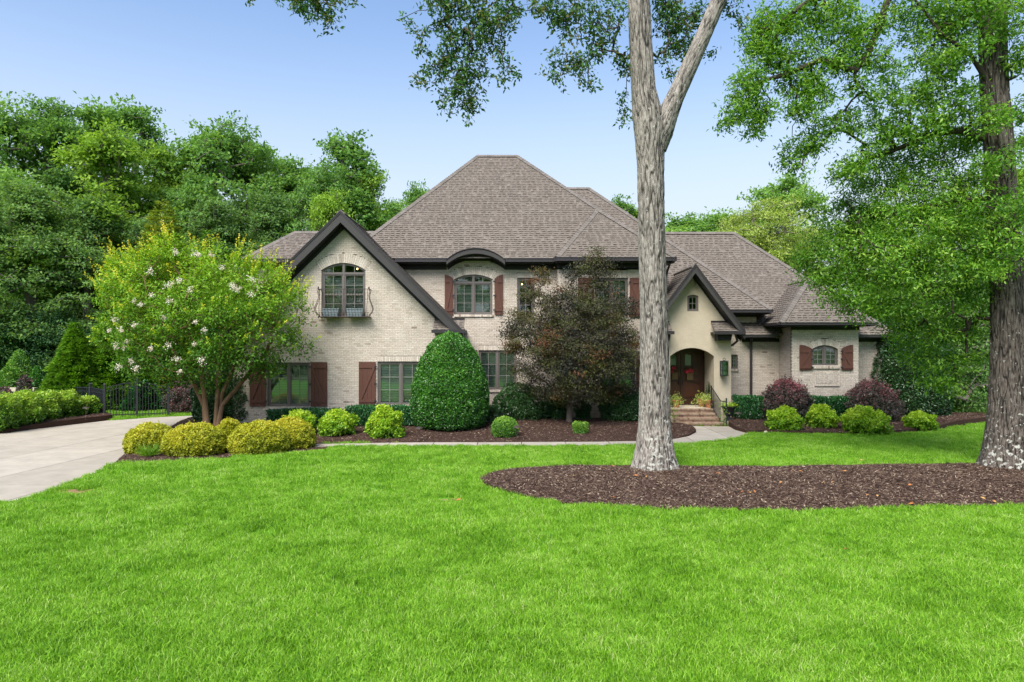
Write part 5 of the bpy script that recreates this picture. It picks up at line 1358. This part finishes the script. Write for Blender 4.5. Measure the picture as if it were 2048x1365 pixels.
for (px, py) in fl_px[:38]:
    Y = Yc-2.6+rg.uniform(-.3,.4)+abs(px-410)/220*1.4; c = np.array(P(px+rg.uniform(-5,5), py+rg.uniform(-5,5), Y)); m = 60; s = rg.uniform(.04,.08)
    q = c+rg.normal(size=(m, 3))*s*np.array([.8,.8,.75]); V3, F3 = leaves(q, rdir(rg, m), rdir(rg, m), rg.uniform(.03,.05,m), rg.uniform(.03,.045,m))
    mesh_np('blossom', V3-np.array([bx, by, .05]), F3, np.repeat(rg.uniform(0,1,m), 2), M['white_petal'], t)

# ---------------------------------------------------------------- red maple
rg = np.random.default_rng(33); Ym = 25.7
mp_rows = [(1190,525,22,0),(1165,545,30,.1),(1210,560,32,.1),(1078,560,20,0),(1060,590,25,0),(1085,600,34,.2),(1150,600,45,0),(1210,610,45,-.2),(1250,620,32,0),(1030,640,25,0),(1060,660,45,-.3),(1130,660,55,-.8),(1200,670,50,-.8),(1255,680,35,-.2),(1030,700,24,0),(1080,720,45,-.6),(1150,730,55,-1.0),(1220,730,48,-.8),(1265,740,25,0),(1060,760,30,-.2),(1110,780,35,-.6),(1180,785,38,-.6),(1235,780,25,-.2),(1100,640,40,.8),(1200,640,40,.8),(1150,700,50,.8),(1192,505,12,0),(1160,520,14,0),(1215,530,16,0),(1078,545,12,0),(1040,735,26,-.3),(1050,690,34,-.5),(1020,670,18,-.2),(1090,690,45,-1),(1170,700,50,-1.2),(1245,710,34,-.7),(1110,735,45,-1.1),(1190,745,45,-1.1),(1150,765,40,-1),(1085,790,24,-.5),(1210,795,26,-.5),(1145,800,26,-.6),(1265,775,22,-.2),(1130,610,45,-.5),(1180,630,45,-.6),(1235,650,34,-.4)]
tips, od = blob_pts(rg, [(*b_[:3], b_[3], b_[4], b_[5]*.75) for b_ in pxblobs(mp_rows, Ym)], 1450, .3, -.7)
bx, by = X(1138,Ym), Ym; bz = zbed(bx, by)
t = thing('red_maple', (bx, by, bz), 'dark red and bronze leaved maple in front of the house wall', 'tree')
A, par, rad = skeleton(rg, tips, [(bx,by,-.1),(bx+.02,by,.7),(bx,by,1.4),(bx-.05,by,2.2),(bx+.1,by,3.2)], .0048, .1, .47)
for j in range(5): rad[j] = [.13,.11,.10,.09,.06][j]
wood('trunk', A-np.array([bx, by, bz]), par, rad, mat('grey_maple_bark', (.15,.125,.10), .9, .1, 8, .25), t)
V, Fc, v = leaf_cloud(rg, tips, od, 44, .16, .07, .045, up=.9, out=.5, droop=.15, flat=.5, vspread=.24)
cv = np.array([noise.noise(Vector(p)*1.15)*1.1+noise.noise(Vector(p)*3.1)*.4 for p in tips]); v = np.clip(.42+.7*np.repeat(np.repeat(cv, 44), 2)+(v-.5)*.7, 0, 1)
mesh_np('crown', V-np.array([bx, by, bz]), Fc, v, LM['maple'], t)

# ---------------------------------------------------------------- big pale oak in front
Yo = 17.0
def TP(px, py, w, Y): return (*P(px, py, Y), w/2*Y/F)
ox, oy = X(1310,Yo), Yo
t = thing('oak_tree', (ox, oy, .05), 'big pale grey oak with forked furrowed trunk on the mulch island', 'tree')
def rel(rows, o=(ox, oy, .05)): return [(r[0]-o[0], r[1]-o[1], r[2]-o[2], r[3]) for r in rows]
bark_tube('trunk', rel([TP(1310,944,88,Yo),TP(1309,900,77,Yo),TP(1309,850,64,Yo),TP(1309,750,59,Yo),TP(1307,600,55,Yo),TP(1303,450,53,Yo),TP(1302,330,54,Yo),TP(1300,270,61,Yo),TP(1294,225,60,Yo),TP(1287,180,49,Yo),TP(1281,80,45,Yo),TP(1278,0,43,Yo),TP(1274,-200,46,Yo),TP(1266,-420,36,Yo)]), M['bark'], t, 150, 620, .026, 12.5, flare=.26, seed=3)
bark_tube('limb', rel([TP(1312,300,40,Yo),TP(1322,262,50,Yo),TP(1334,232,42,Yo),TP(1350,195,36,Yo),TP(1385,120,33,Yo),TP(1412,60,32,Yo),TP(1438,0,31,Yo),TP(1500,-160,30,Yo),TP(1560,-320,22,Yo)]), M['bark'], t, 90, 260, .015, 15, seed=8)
rg = np.random.default_rng(35)
h_rows = [(620,8,34,-1),(662,18,28,-1),(600,-12,30,-1),(652,48,14,-1),(632,-30,40,-1),(500,-6,12,-1),(470,5,8,-1),(548,-8,12,-1),(705,-10,18,-1),
  (890,20,36,-.5),(935,15,34,-.5),(975,30,40,-.5),(1015,30,30,-.5),(955,75,38,-.5),(905,85,26,-.5),(880,120,24,-.5),(920,135,34,-.5),(955,140,26,-.5),(900,170,30,-.5),(860,150,20,-.5),(838,155,16,-.5),(815,148,12,-.5),(935,185,30,-.5),(900,205,24,-.5),(930,222,20,-.5),(965,215,12,-.5),(1000,110,18,-.5),(1015,140,14,-.5),(1035,148,8,-.5),(990,65,26,-.5),(828,55,10,-.5),(810,45,10,-.5),(832,15,8,-.5),(850,68,10,-.5),(845,100,10,-.5),(1000,160,8,-.5),(870,50,14,-.5),
  (1090,10,28,-.3),(1130,20,34,-.3),(1180,25,36,-.3),(1225,20,30,-.3),(1150,60,28,-.3),(1195,75,24,-.3),(1105,45,18,-.3),(1120,95,14,-.3),(1110,120,16,-.3),(1140,125,22,-.3),(1175,115,26,-.3),(1210,100,20,-.3),(1235,110,14,-.3),(1165,150,20,-.3),(1185,165,12,-.3),(1110,160,14,-.3),(1085,150,8,-.3),(1225,60,16,-.3),(1130,175,8,-.3),
  (1245,125,10,.2),(1252,145,14,.2),(1250,200,10,.2),(1250,225,9,.2),(1243,248,6,.2),(1340,40,34,.5),(1365,70,28,.5),(1345,100,22,.5),(1385,30,26,.5),(1335,10,30,.5),(1375,100,20,.5),(1325,115,12,.2),(1345,145,10,.4),(1360,155,8,.4),(1420,110,10,.3),(1430,150,7,.3),(1465,15,22,.3),(1485,40,16,.3),(1400,60,12,.5)]
tips, od = blob_pts(rg, pxblobs(h_rows, Yo), 1150, .1, -1.2)
tr = [P(1284,80,Yo), P(1280,-40,Yo), P(1274,-200,Yo), P(1160,-130,Yo-.4), P(1000,-110,Yo-.5), P(860,-100,Yo-.5), P(700,-90,Yo-1), P(560,-90,Yo-1)]
k = rg.choice(len(tips), 800, replace=False)
A, par, rad = skeleton(rg, tips[k], tr, .0042, .14, .36, bias=.02)
for j in range(8): rad[j] = [.1,.1,.1,.08,.07,.05,.04,.03][j]
wood('branch', A-np.array([ox, oy, .05]), par, rad, M['twig'], t)
V, Fc, v = leaf_cloud(rg, tips, od, 11, .075, .115, .05, up=.2, out=.2, droop=.35, flat=1.0, vspread=.26)
mesh_np('crown', V-np.array([ox, oy, .05]), Fc, v, LM['oak_hi'], t)

# ---------------------------------------------------------------- dark oak at the right
ox, oy = X(2012,17.2), 17.2
t = thing('oak_tree', (ox, oy, .05), 'dark-barked oak with long leafy branches sweeping over the lawn', 'tree')
q_ = (ox, oy, .05)
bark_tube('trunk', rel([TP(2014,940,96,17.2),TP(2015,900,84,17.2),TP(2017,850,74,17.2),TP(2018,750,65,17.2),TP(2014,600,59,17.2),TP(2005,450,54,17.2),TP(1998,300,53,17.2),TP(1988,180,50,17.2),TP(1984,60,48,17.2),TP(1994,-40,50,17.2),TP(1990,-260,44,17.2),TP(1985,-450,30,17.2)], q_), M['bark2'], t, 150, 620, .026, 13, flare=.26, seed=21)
rg = np.random.default_rng(37)
hi = [(1470,225,24,-.5),(1500,215,28,-.5),(1530,225,24,-.5),(1455,250,16,-.5),(1510,260,18,-.5),(1485,185,26,-.5),(1520,180,20,-.5),(1500,150,28,-.5),(1470,160,12,-.5),(1520,110,30,-.3),(1545,70,32,-.3),(1500,80,18,-.3),(1560,120,26,-.3),(1550,30,32,-.3),(1510,50,18,-.3),(1585,50,28,-.3),(1600,100,26,-.3),(1580,160,26,-.3),(1600,200,26,-.3),(1625,170,28,-.3),(1590,225,16,-.3),(1620,225,24,-.3),(1640,130,30,-.3),(1650,60,32,-.3),(1620,20,30,-.3),(1680,20,34,-.3),(1700,80,34,-.3),(1690,130,28,-.3),(1740,50,32,-.3),(1750,110,28,-.3),(1780,150,26,-.3),(1720,170,24,-.3),(1750,200,18,-.3),(1790,190,20,-.3),(1800,30,28,-.2),(1830,70,26,-.2),(1850,20,30,-.2),(1870,60,26,-.2),(1840,120,20,-.2),(1810,215,18,-.2),(1650,195,20,-.3),(1660,250,22,0),(1640,280,22,0),(1610,290,22,0),(1585,300,18,0),(1570,330,16,0),(1600,340,16,0),(1630,265,16,0),(1700,235,20,0),(1720,260,16,0),(1750,240,18,0),(1770,270,20,0),(1740,300,18,0),(1700,330,20,0),(1680,350,20,0),(1720,340,22,0),(1800,250,26,0),(1830,190,26,0),(1870,170,30,0),(1880,110,26,0),(1910,50,36,-.3),(1900,130,30,-.4),(1930,200,34,-.4),(1880,230,34,0),(1850,270,34,0),(1960,20,40,-.9),(2030,40,40,-.9),(2040,120,34,-.6),(1950,90,30,-.9),(2050,-20,40,-.5),(2040,220,26,.5),(2035,290,24,.5),(2000,230,20,-1),(1975,330,22,-1),(1905,10,40,-.3)]
lo = [(1800,310,44,0),(1850,330,46,0),(1900,300,44,0),(1940,270,36,-.3),(1760,350,40,0),(1720,400,42,0),(1780,400,50,-.4),(1840,390,54,-.6),(1900,380,54,-.4),(1950,390,44,-.8),(1690,440,44,0),(1740,460,54,-.5),(1800,470,60,-1),(1870,470,62,-1),(1940,470,48,-1),(2020,470,52,-1),(2060,400,44,-.6),(1650,480,44,0),(1700,520,52,-.6),(1760,530,60,-1),(1830,540,60,-1.2),(1900,540,56,-1.2),(1960,520,44,-1),(2040,540,40,-1),(1620,510,30,0),(1600,525,18,0),(1640,545,36,-.2),(1670,580,38,-.4),(1720,590,44,-.6),(1780,600,48,-.8),(1840,610,44,-.8),(1900,610,44,-.8),(1950,590,34,-.8),(1690,620,20,-.4),(1720,640,16,-.4),(1790,650,30,-.5),(1840,670,38,-.5),(1890,670,38,-.5),(1930,660,32,-.5),(1850,720,28,-.3),(1890,730,34,-.3),(1860,765,18,-.3),(1900,770,20,-.3),(1930,720,26,-.3),(1830,700,24,-.3),(2015,320,34,-2.3),(1965,410,38,-2.1),(2035,430,42,-2.3),(1990,490,36,-2.3),(1960,545,28,-2.2),(2045,520,34,-2.3),(1975,250,26,-2.1)]
tips1, od1 = blob_pts(rg, pxblobs(hi, 17.4, depth=1.3), 3100, .1, -1.2)
tips2, od2 = blob_pts(rg, pxblobs(lo, 18.6, depth=1.8), 2900, .25, -1.0)
tips = np.concatenate([tips1, tips2]); od = np.concatenate([od1, od2])
trk = [P(2013,900,17.2), P(2014,650,17.2), P(2008,520,17.2), P(2002,400,17.2), P(1996,290,17.2), P(1986,180,17.2), P(1984,60,17.2), P(1992,-60,17.2)]
limbs = [[P(1986,170,17.2), P(1940,110,17.0), P(1880,65,17.0), P(1830,0,17.0)], [P(1992,-60,17.2), P(1850,-60,17.2), P(1775,0,17), P(1755,60,17), P(1735,110,17), P(1710,142,17), P(1640,120,17), P(1570,150,17), P(1530,160,17)],
         [P(1998,300,17.2), P(1930,260,17.4), P(1860,270,17.6), P(1790,300,17.8), P(1700,330,18)], [P(2002,400,17.2), P(1920,400,17.8), P(1820,420,18.2), P(1700,440,18.6)], [P(1984,60,17.2), P(1900,-20,16.8), P(1760,-30,16.6), P(1620,0,16.8), P(1540,60,17)]]
k = rg.choice(len(tips), 1300, replace=False)
nodes = list(trk); par_ = [-1]+list(range(len(trk)-1)); near_ = {0: 5, 1: 7, 2: 4, 3: 3, 4: 6}
def skeleton2(tips, nodes, par0, rtip, wander, expo, bias):
    A = np.zeros((len(nodes)+len(tips)*2, 3)); A[:len(nodes)] = nodes; D_ = np.zeros(len(A)); par = list(par0)+[0]*(len(A)-len(nodes)); k = len(nodes)
    order = np.argsort(np.min(np.linalg.norm(tips[:, None]-A[None, :k], axis=2), axis=1))
    for t_ in order:
        p = tips[t_]; L_ = np.linalg.norm(A[:k]-p, axis=1); j = int(np.argmin(L_+bias*D_[:k])); m = (A[j]+p)/2+rg.normal(size=3)*wander*L_[j]
        A[k] = m; par[k] = j; D_[k] = D_[j]+L_[j]/2; A[k+1] = p; par[k+1] = k; D_[k+1] = D_[j]+L_[j]; k += 2
    cnt = np.ones(k)*.0
    for i in range(k-1, 0, -1):
        cnt[i] += 1
        if par[i] >= 0: cnt[par[i]] += cnt[i]
    return A, par, rtip*np.maximum(cnt, 1)**expo
for li, lb in enumerate(limbs):
    p0 = near_[li]
    for q in lb[1:]: nodes.append(q); par_.append(p0); p0 = len(nodes)-1
A, par, rad = skeleton2(tips[k], nodes, par_, .0065, .12, .42, .12)
nt_ = len(trk); rad[nt_:] = np.minimum(rad[nt_:], .085)
keep = [i for i in range(len(A)) if i >= nt_]
wood('branch', A-np.array(q_), par, np.where(np.arange(len(A)) < nt_, .09, rad), M['twig'], t, start=nt_)
V1, F1, v1 = leaf_cloud(rg, tips1, od1, 13, .10, .12, .042, up=.4, out=.3, droop=.3, flat=.8, vspread=.2)
V2, F2, v2 = leaf_cloud(rg, tips2, od2, 22, .13, .105, .04, up=.6, out=.3, droop=.3, flat=.55, vspread=.24)
mesh_np('crown', np.concatenate([V1, V2])-np.array(q_), np.concatenate([F1, F2+len(V1)]), np.concatenate([v1, v2]), LM['oak'], t)
t = None

# understory tree under the oak, near the dark holly
def simple_tree(name, label, cat, base_, rows, Y, n, per, spread, L, W, lm, seed, rt=.08, trunk_top=None, bk='greybark'):
    rg = np.random.default_rng(seed); tips, od = blob_pts(rg, pxblobs(rows, Y), n, .3, -.8); bx, by, bz = base_; tt_ = trunk_top or (bx, by, tips[:, 2].mean())
    tr = [(bx+(tt_[0]-bx)*u, by+(tt_[1]-by)*u, bz-.1+(tt_[2]-bz)*u) for u in np.linspace(0, 1, 5)]
    A, par, rad = skeleton(rg, tips, tr, .01, .1, .45)
    for j in range(5): rad[j] = max(rad[j], rt*(1-j*.12))
    t = thing(name, base_, label, cat); wood('trunk', A-np.array(base_), par, rad, M[bk], t)
    V, Fc, v = leaf_cloud(rg, tips, od, per, spread, L, W, up=.8, out=.3, droop=.2, flat=.5); mesh_np('crown', V-np.array(base_), Fc, v, LM[lm], t)
    return t
simple_tree('understory_tree', 'small shade tree with dark foliage and thin trunk at the lawn edge beyond the house', 'tree', (X(1884,29), 29, 0), [(1850,700,60),(1920,690,70,1),(1880,620,70,1.5),(1960,720,60,1),(1950,790,40,.5),(1830,640,40,.5),(1985,640,60,1),(1900,790,34,1),(2060,700,60,1),(2100,780,40,1)], 29, 700, 32, .3, .15, .07, 'forest_dk', 51, .13)
# ---------------------------------------------------------------- small things
# iron fence and gates
def fence_piece(name, label, cat, a, b, h0, h1, step=.105, post0=True, post1=True, ph=.12, crown=0):
    a = Vector((*a, 0)); b = Vector((*b, 0)); d = b-a; L_ = d.length; rz = math.atan2(d.y, d.x)
    t = thing(name, (a.x, a.y, 0), label, cat, 'black iron fence and gates', rz)
    hh = lambda u: h0+(h1-h0)*(math.sin(u*math.pi/2)**1.0 if crown else u)
    r = MB(); n = 8
    for j in range(n):
        u0, u1 = j/n, (j+1)/n
        r.tube((L_*u0, 0, hh(u0)-.04), (L_*u1, 0, hh(u1)-.04), .02, .02, 4)
        r.tube((L_*u0, 0, hh(u0)-.2), (L_*u1, 0, hh(u1)-.2), .015, .015, 4)
    r.box(0, L_, -.015, .015, .14, .175); r.build('rail', M['iron'], t)
    m = int(L_/step)
    for i in range(1, m):
        u = i/m; MB().box(L_*u-.011, L_*u+.011, -.011, .011, .05, hh(u)-.02).build('picket', M['iron'], t)
    for f_, x in ((post0, 0), (post1, L_)):
        if f_: MB().box(x-.045, x+.045, -.045, .045, 0, hh(0 if x == 0 else 1)+ph).add([(x-.055,-.055,hh(0 if x==0 else 1)+ph),(x+.055,-.055,hh(0 if x==0 else 1)+ph),(x+.055,.055,hh(0 if x==0 else 1)+ph),(x-.055,.055,hh(0 if x==0 else 1)+ph),(x,0,hh(0 if x==0 else 1)+ph+.05)], [(0,1,4),(1,2,4),(2,3,4),(3,0,4),(3,2,1,0)]).build('post', M['iron'], t)
    return t
g0, g1, g2 = (X(209,28.6), 28.6), (X(274,29.0), 29.0), (X(337,29.5), 29.5)
fence_piece('iron_fence', 'black iron fence panel running back from the gate behind the hedge shrub', 'fence', (X(182,30.2), 30.2), g0, 1.25, 1.25, post1=False)
fence_piece('iron_gate', 'black iron gate leaf rising from its post by the hedge shrub', 'gate', g0, g1, 1.32, 1.55, crown=1, post1=False)
fence_piece('iron_gate', 'black iron gate leaf dropping from the tall centre post to the purple shrub', 'gate', g1, g2, 1.6, 1.3, ph=.1)
fence_piece('iron_fence', 'black iron fence panel running behind the hedge shrubs', 'fence', (X(120,30.6), 30.6), (X(181,30.2), 30.2), 1.25, 1.25, post1=True)

# path lights
for i, (px, py, lab) in enumerate([(549,883,'thin path light on the mulch between the yellow mound and the first lime shrub'),(838,883,'thin path light on the mulch beside the giant clipped holly'),(1034,881,'thin path light beside the small round boxwood'),(1476,850,'low path light at the foot of the purple shrub near the urn'),(172,838,'mushroom path light under the last hedge shrub by the gate'),(68,847,'small path light half hidden under the driveway hedge')]):
    c = base(px, py); t = thing('path_light', (c[0], c[1], c[2]), lab, 'path light', 'path lights in the mulch')
    MB().tube((0,0,-.05), (0,0,.40), .011, .011, 6).build('stake', M['rust_iron'], t)
    MB().lathe([(0,.47),(.03,.465),(.13,.425),(.135,.415),(.03,.42),(0,.42)], k=16).build('lamp_shade', M['rust_iron'], t)
    MB().lathe([(.028,.38),(.028,.42)], k=10).build('lamp_lens', M['candle'], t)
# grassy tuft
c = base(297, 913); t = thing('grass_clump', c, 'spiky green grass clump before the olive-yellow mound at the driveway', 'plant')
rg = np.random.default_rng(61); n = 260; a = rg.uniform(0, 6.283, n); D = norm(np.stack([np.cos(a), np.sin(a), rg.uniform(.3, 2.2, n)], 1))
Pb = np.stack([np.cos(a)*.05, np.sin(a)*.05, np.zeros(n)], 1); V, Fc = leaves(Pb, D, norm(rdir(rg, n)), rg.uniform(.2,.48,n), np.full(n, .016)); mesh_np('foliage', V, Fc, np.repeat(rg.uniform(.2,.9,n), 2), LM['euon'], t)
# potted plants by the door
def pot(name, label, loc, r, h, mt, n, spread, lm, extra=None, hgt=.25):
    t = thing(name, loc, label, 'potted plant'); MB().lathe([(0,0),(r*.68,0),(r*.95,h*.82),(r*1.08,h*.82),(r*1.08,h),(r*.92,h),(r*.88,h*.9),(0,h*.9)], k=20).build('pot', M[mt], t, smooth=False)
    rg = np.random.default_rng(len(label)); q = rg.normal(size=(n, 3))*np.array([spread, spread, hgt*.4])+np.array([0, 0, h+hgt*.3]); q[:, 2] -= (np.hypot(q[:, 0], q[:, 1])/spread)**2*.04
    V, Fc = leaves(q, rdir(rg, n), norm(rdir(rg, n)+[0,0,.8]), rg.uniform(.05,.09,n), rg.uniform(.03,.05,n)); mesh_np('foliage', V, Fc, np.repeat(rg.uniform(.3,1,n), 2), LM[lm], t)
    return t
Yp = 27.0; fz = STZ+.012
pot('flower_pot', 'terracotta pot of trailing yellow-green leaves beside the railing', (X(1418,Yp), Yp, fz), .17, .3, 'terracotta', 330, .17, 'willow')
pot('flower_pot', 'dark pot with pale trailing leaves half behind the terracotta pot', (X(1403,27.4), 27.4, fz), .15, .3, 'terracotta', 260, .17, 'willow')
pot('flower_pot', 'pot with pale leaves on the porch beside the big trunk', (X(1352,27.1), 27.1, fz), .16, .3, 'terracotta', 330, .16, 'willow')
conifer('potted_conifer', 'narrow dark potted conifer on the porch behind the terracotta pot', (X(1418,27.5), 27.5, fz), .17, 1.05, 1800, 'laurel', 77, None, L=.06, W=.02)
c = base(1457, 838); t = thing('garden_urn', (X(1457,26.2), 26.2, .2), 'black fluted urn planter beside the step railing', 'urn')
MB().lathe([(0,0),(.17,0),(.17,.05),(.08,.1),(.07,.16),(.16,.22),(.2,.4),(.27,.52),(.27,.55),(.22,.55),(0,.5)], k=24).build('urn_body', M['urn'], t)
rg = np.random.default_rng(62); n = 260; q = rg.normal(size=(n, 3))*np.array([.15,.15,.05])+[0,0,.6]; V, Fc = leaves(q, rdir(rg, n), rdir(rg, n), rg.uniform(.05,.1,n), rg.uniform(.02,.04,n)); mesh_np('foliage', V, Fc, np.repeat(rg.uniform(.4,1,n), 2), LM['lime'], t)
# climbing plants at the railings
for (px, lab) in ((1447, 'thin light green climber on the step railing by the urn'), (1347, 'leafy climber on the step railing beside the big trunk')):
    t = thing('climbing_plant', (X(px,25.6), 25.62, .1), lab, 'plant'); rg = np.random.default_rng(px); n = 130
    q = rg.normal(size=(n, 3))*[.1,.07,.0]+np.stack([np.zeros(n), np.zeros(n), rg.uniform(0,.9,n)], 1); V, Fc = leaves(q, rdir(rg, n), rdir(rg, n), rg.uniform(.05,.08,n), rg.uniform(.025,.04,n)); mesh_np('foliage', V, Fc, np.repeat(rg.uniform(.2,.9,n), 2), LM['euon'], t)
    MB().path([(0,0,0),(.03,0,.3),(-.03,.02,.6),(0,0,.9)], .008, 5).build('stem', M['twig'], t)
# door wreaths: pink flowers on a dark basket
for (px, py, lab) in ((1380,742,'pink flower door basket on the fully visible door leaf'), (1349,741,'pink flower door basket on the door leaf nearer the big trunk')):
    Yw = YD-.1; c = P(px, py, Yw); t = thing('flower_basket', c, lab, 'door basket', 'pink flower door baskets'); rg = np.random.default_rng(px)
    for j in range(5 if px > 1360 else 3):
        ce = np.array([rg.uniform(-.15,.12), -.03, rg.uniform(-.05,.1)]); m = 40; q = ce+rg.normal(size=(m, 3))*.035; V, Fc = leaves(q, rdir(rg, m), rdir(rg, m), np.full(m,.05), np.full(m,.04)); mesh_np('flower', V, Fc, np.repeat(rg.uniform(0,1,m), 2), M['pink'], t)
    m = 60; q = rg.normal(size=(m, 3))*[.13,.02,.08]+[0,.01,.05]; V, Fc = leaves(q, rdir(rg, m), rdir(rg, m), np.full(m,.08), np.full(m,.03)); mesh_np('foliage', V, Fc, np.repeat(rg.uniform(.1,.6,m), 2), LM['laurel'], t)
    b_ = MB()
    for j in range(7): b_.box(-.13+j*.037+.003, -.13+(j+1)*.037-.003, -.04, .03, -.38, -.1)
    b_.add([(-.14,-.045,-.12),(.14,-.045,-.12),(.14,-.045,-.09),(-.14,-.045,-.09)], [(0,1,2,3)]); b_.build('basket', mat('wicker', (.16,.12,.06), .9, .1, 40, .3), t, kind='stuff')
# zinc planters behind the balcony bars
for (a, b, lab) in ((645,679,'zinc planter box on the balcony under the left sash of the tall window'), (694,727,'zinc planter box on the balcony at its other end')):
    Yz = 25.3; x0, x1 = X(a,Yz), X(b,Yz); zt, zb = Z(618,Yz), Z(633,Yz)+.0; t = thing('planter_box', ((x0+x1)/2, Yz, bz0+.02), lab, 'planter', 'planters on the balcony'); w = (x1-x0)/2; h = zt-bz0-.02
    MB().add([(-w*.84,-.1,0),(w*.84,-.1,0),(w*.84,.1,0),(-w*.84,.1,0),(-w,-.13,h),(w,-.13,h),(w,.13,h),(-w,.13,h)], [(0,1,5,4),(1,2,6,5),(2,3,7,6),(3,0,4,7),(3,2,1,0)]).build('box_body', M['zinc'], t)
    MB().box(-w-.01, w+.01, -.145, -.131, h-.025, h+.005).build('rim', M['zinc'], t); MB().box(-w*.95, w*.95, -.12, .12, h-.06, h-.03).build('soil', M['mulchbase'], t)
# flat stones at the end of the walkway
for i, (px, py, w) in enumerate([(1503,866.5,.22),(1516,866,.25),(1530,867,.18)]):
    c = gnd(px, py); rg = np.random.default_rng(i); a = np.linspace(0, 6.283, 10)[:-1]; pts = [(w*math.cos(t_)*rg.uniform(.8,1.1), w*.6*math.sin(t_)*rg.uniform(.8,1.1)) for t_ in a]
    m = MB(); m.V = [(x, y, 0) for x, y in pts]+[(x*.85, y*.85, .07+.01*rg.uniform()) for x, y in pts]; n = len(pts); m.F = [tuple(range(n, 2*n))]+[(j, (j+1) % n, n+(j+1) % n, n+j) for j in range(n)]; m.v = [.5]*len(m.F)
    o = m.build('flat_stone', M['stone']); o.location = (c[0], c[1], .02); tag(o, ['pale flat stone touching the walkway end','middle pale flat stone at the bed edge by the walkway','smallest pale flat stone, farthest from the walkway'][i], 'stone', 'flat stones at the bed edge')
# fallen leaves and seed litter
rg = np.random.default_rng(63); pts = []
M['litter'] = mat('dry_leaf', [(.30,.10,.03),(.42,.17,.05),(.5,.3,.1)], .8, .2)
for (px, py) in [(1225,940),(1140,957),(1432,952),(1560,971),(1500,990),(1740,994),(1815,976),(1820,1009),(1700,948),(1590,945),(1720,923),(1285,960),(1330,953),(1900,1000),(1450,992),(1480,988),(1990,1005),(1655,970),(1230,1000),(905,1003),(1640,1085),(1720,1100),(1845,1060)]:
    c = gnd(px, py, .05)
    for _ in range(2 if py < 1015 else 1): pts.append((c[0]+rg.normal(0,.09), c[1]+rg.normal(0,.05), zbed(*c)+.045))
pts = np.array(pts); n = len(pts); V, Fc = leaves(pts, np.stack([rg.normal(size=n), rg.normal(size=n), rg.normal(0,.2,n)], 1), norm(np.stack([rg.normal(0,.4,n), rg.normal(0,.4,n), np.ones(n)], 1)), rg.uniform(.08,.14,n), rg.uniform(.03,.06,n))
o = mesh_np('fallen_leaves', V, Fc, np.repeat(rg.uniform(0,1,n), 2), M['litter']); o['kind'] = 'stuff'
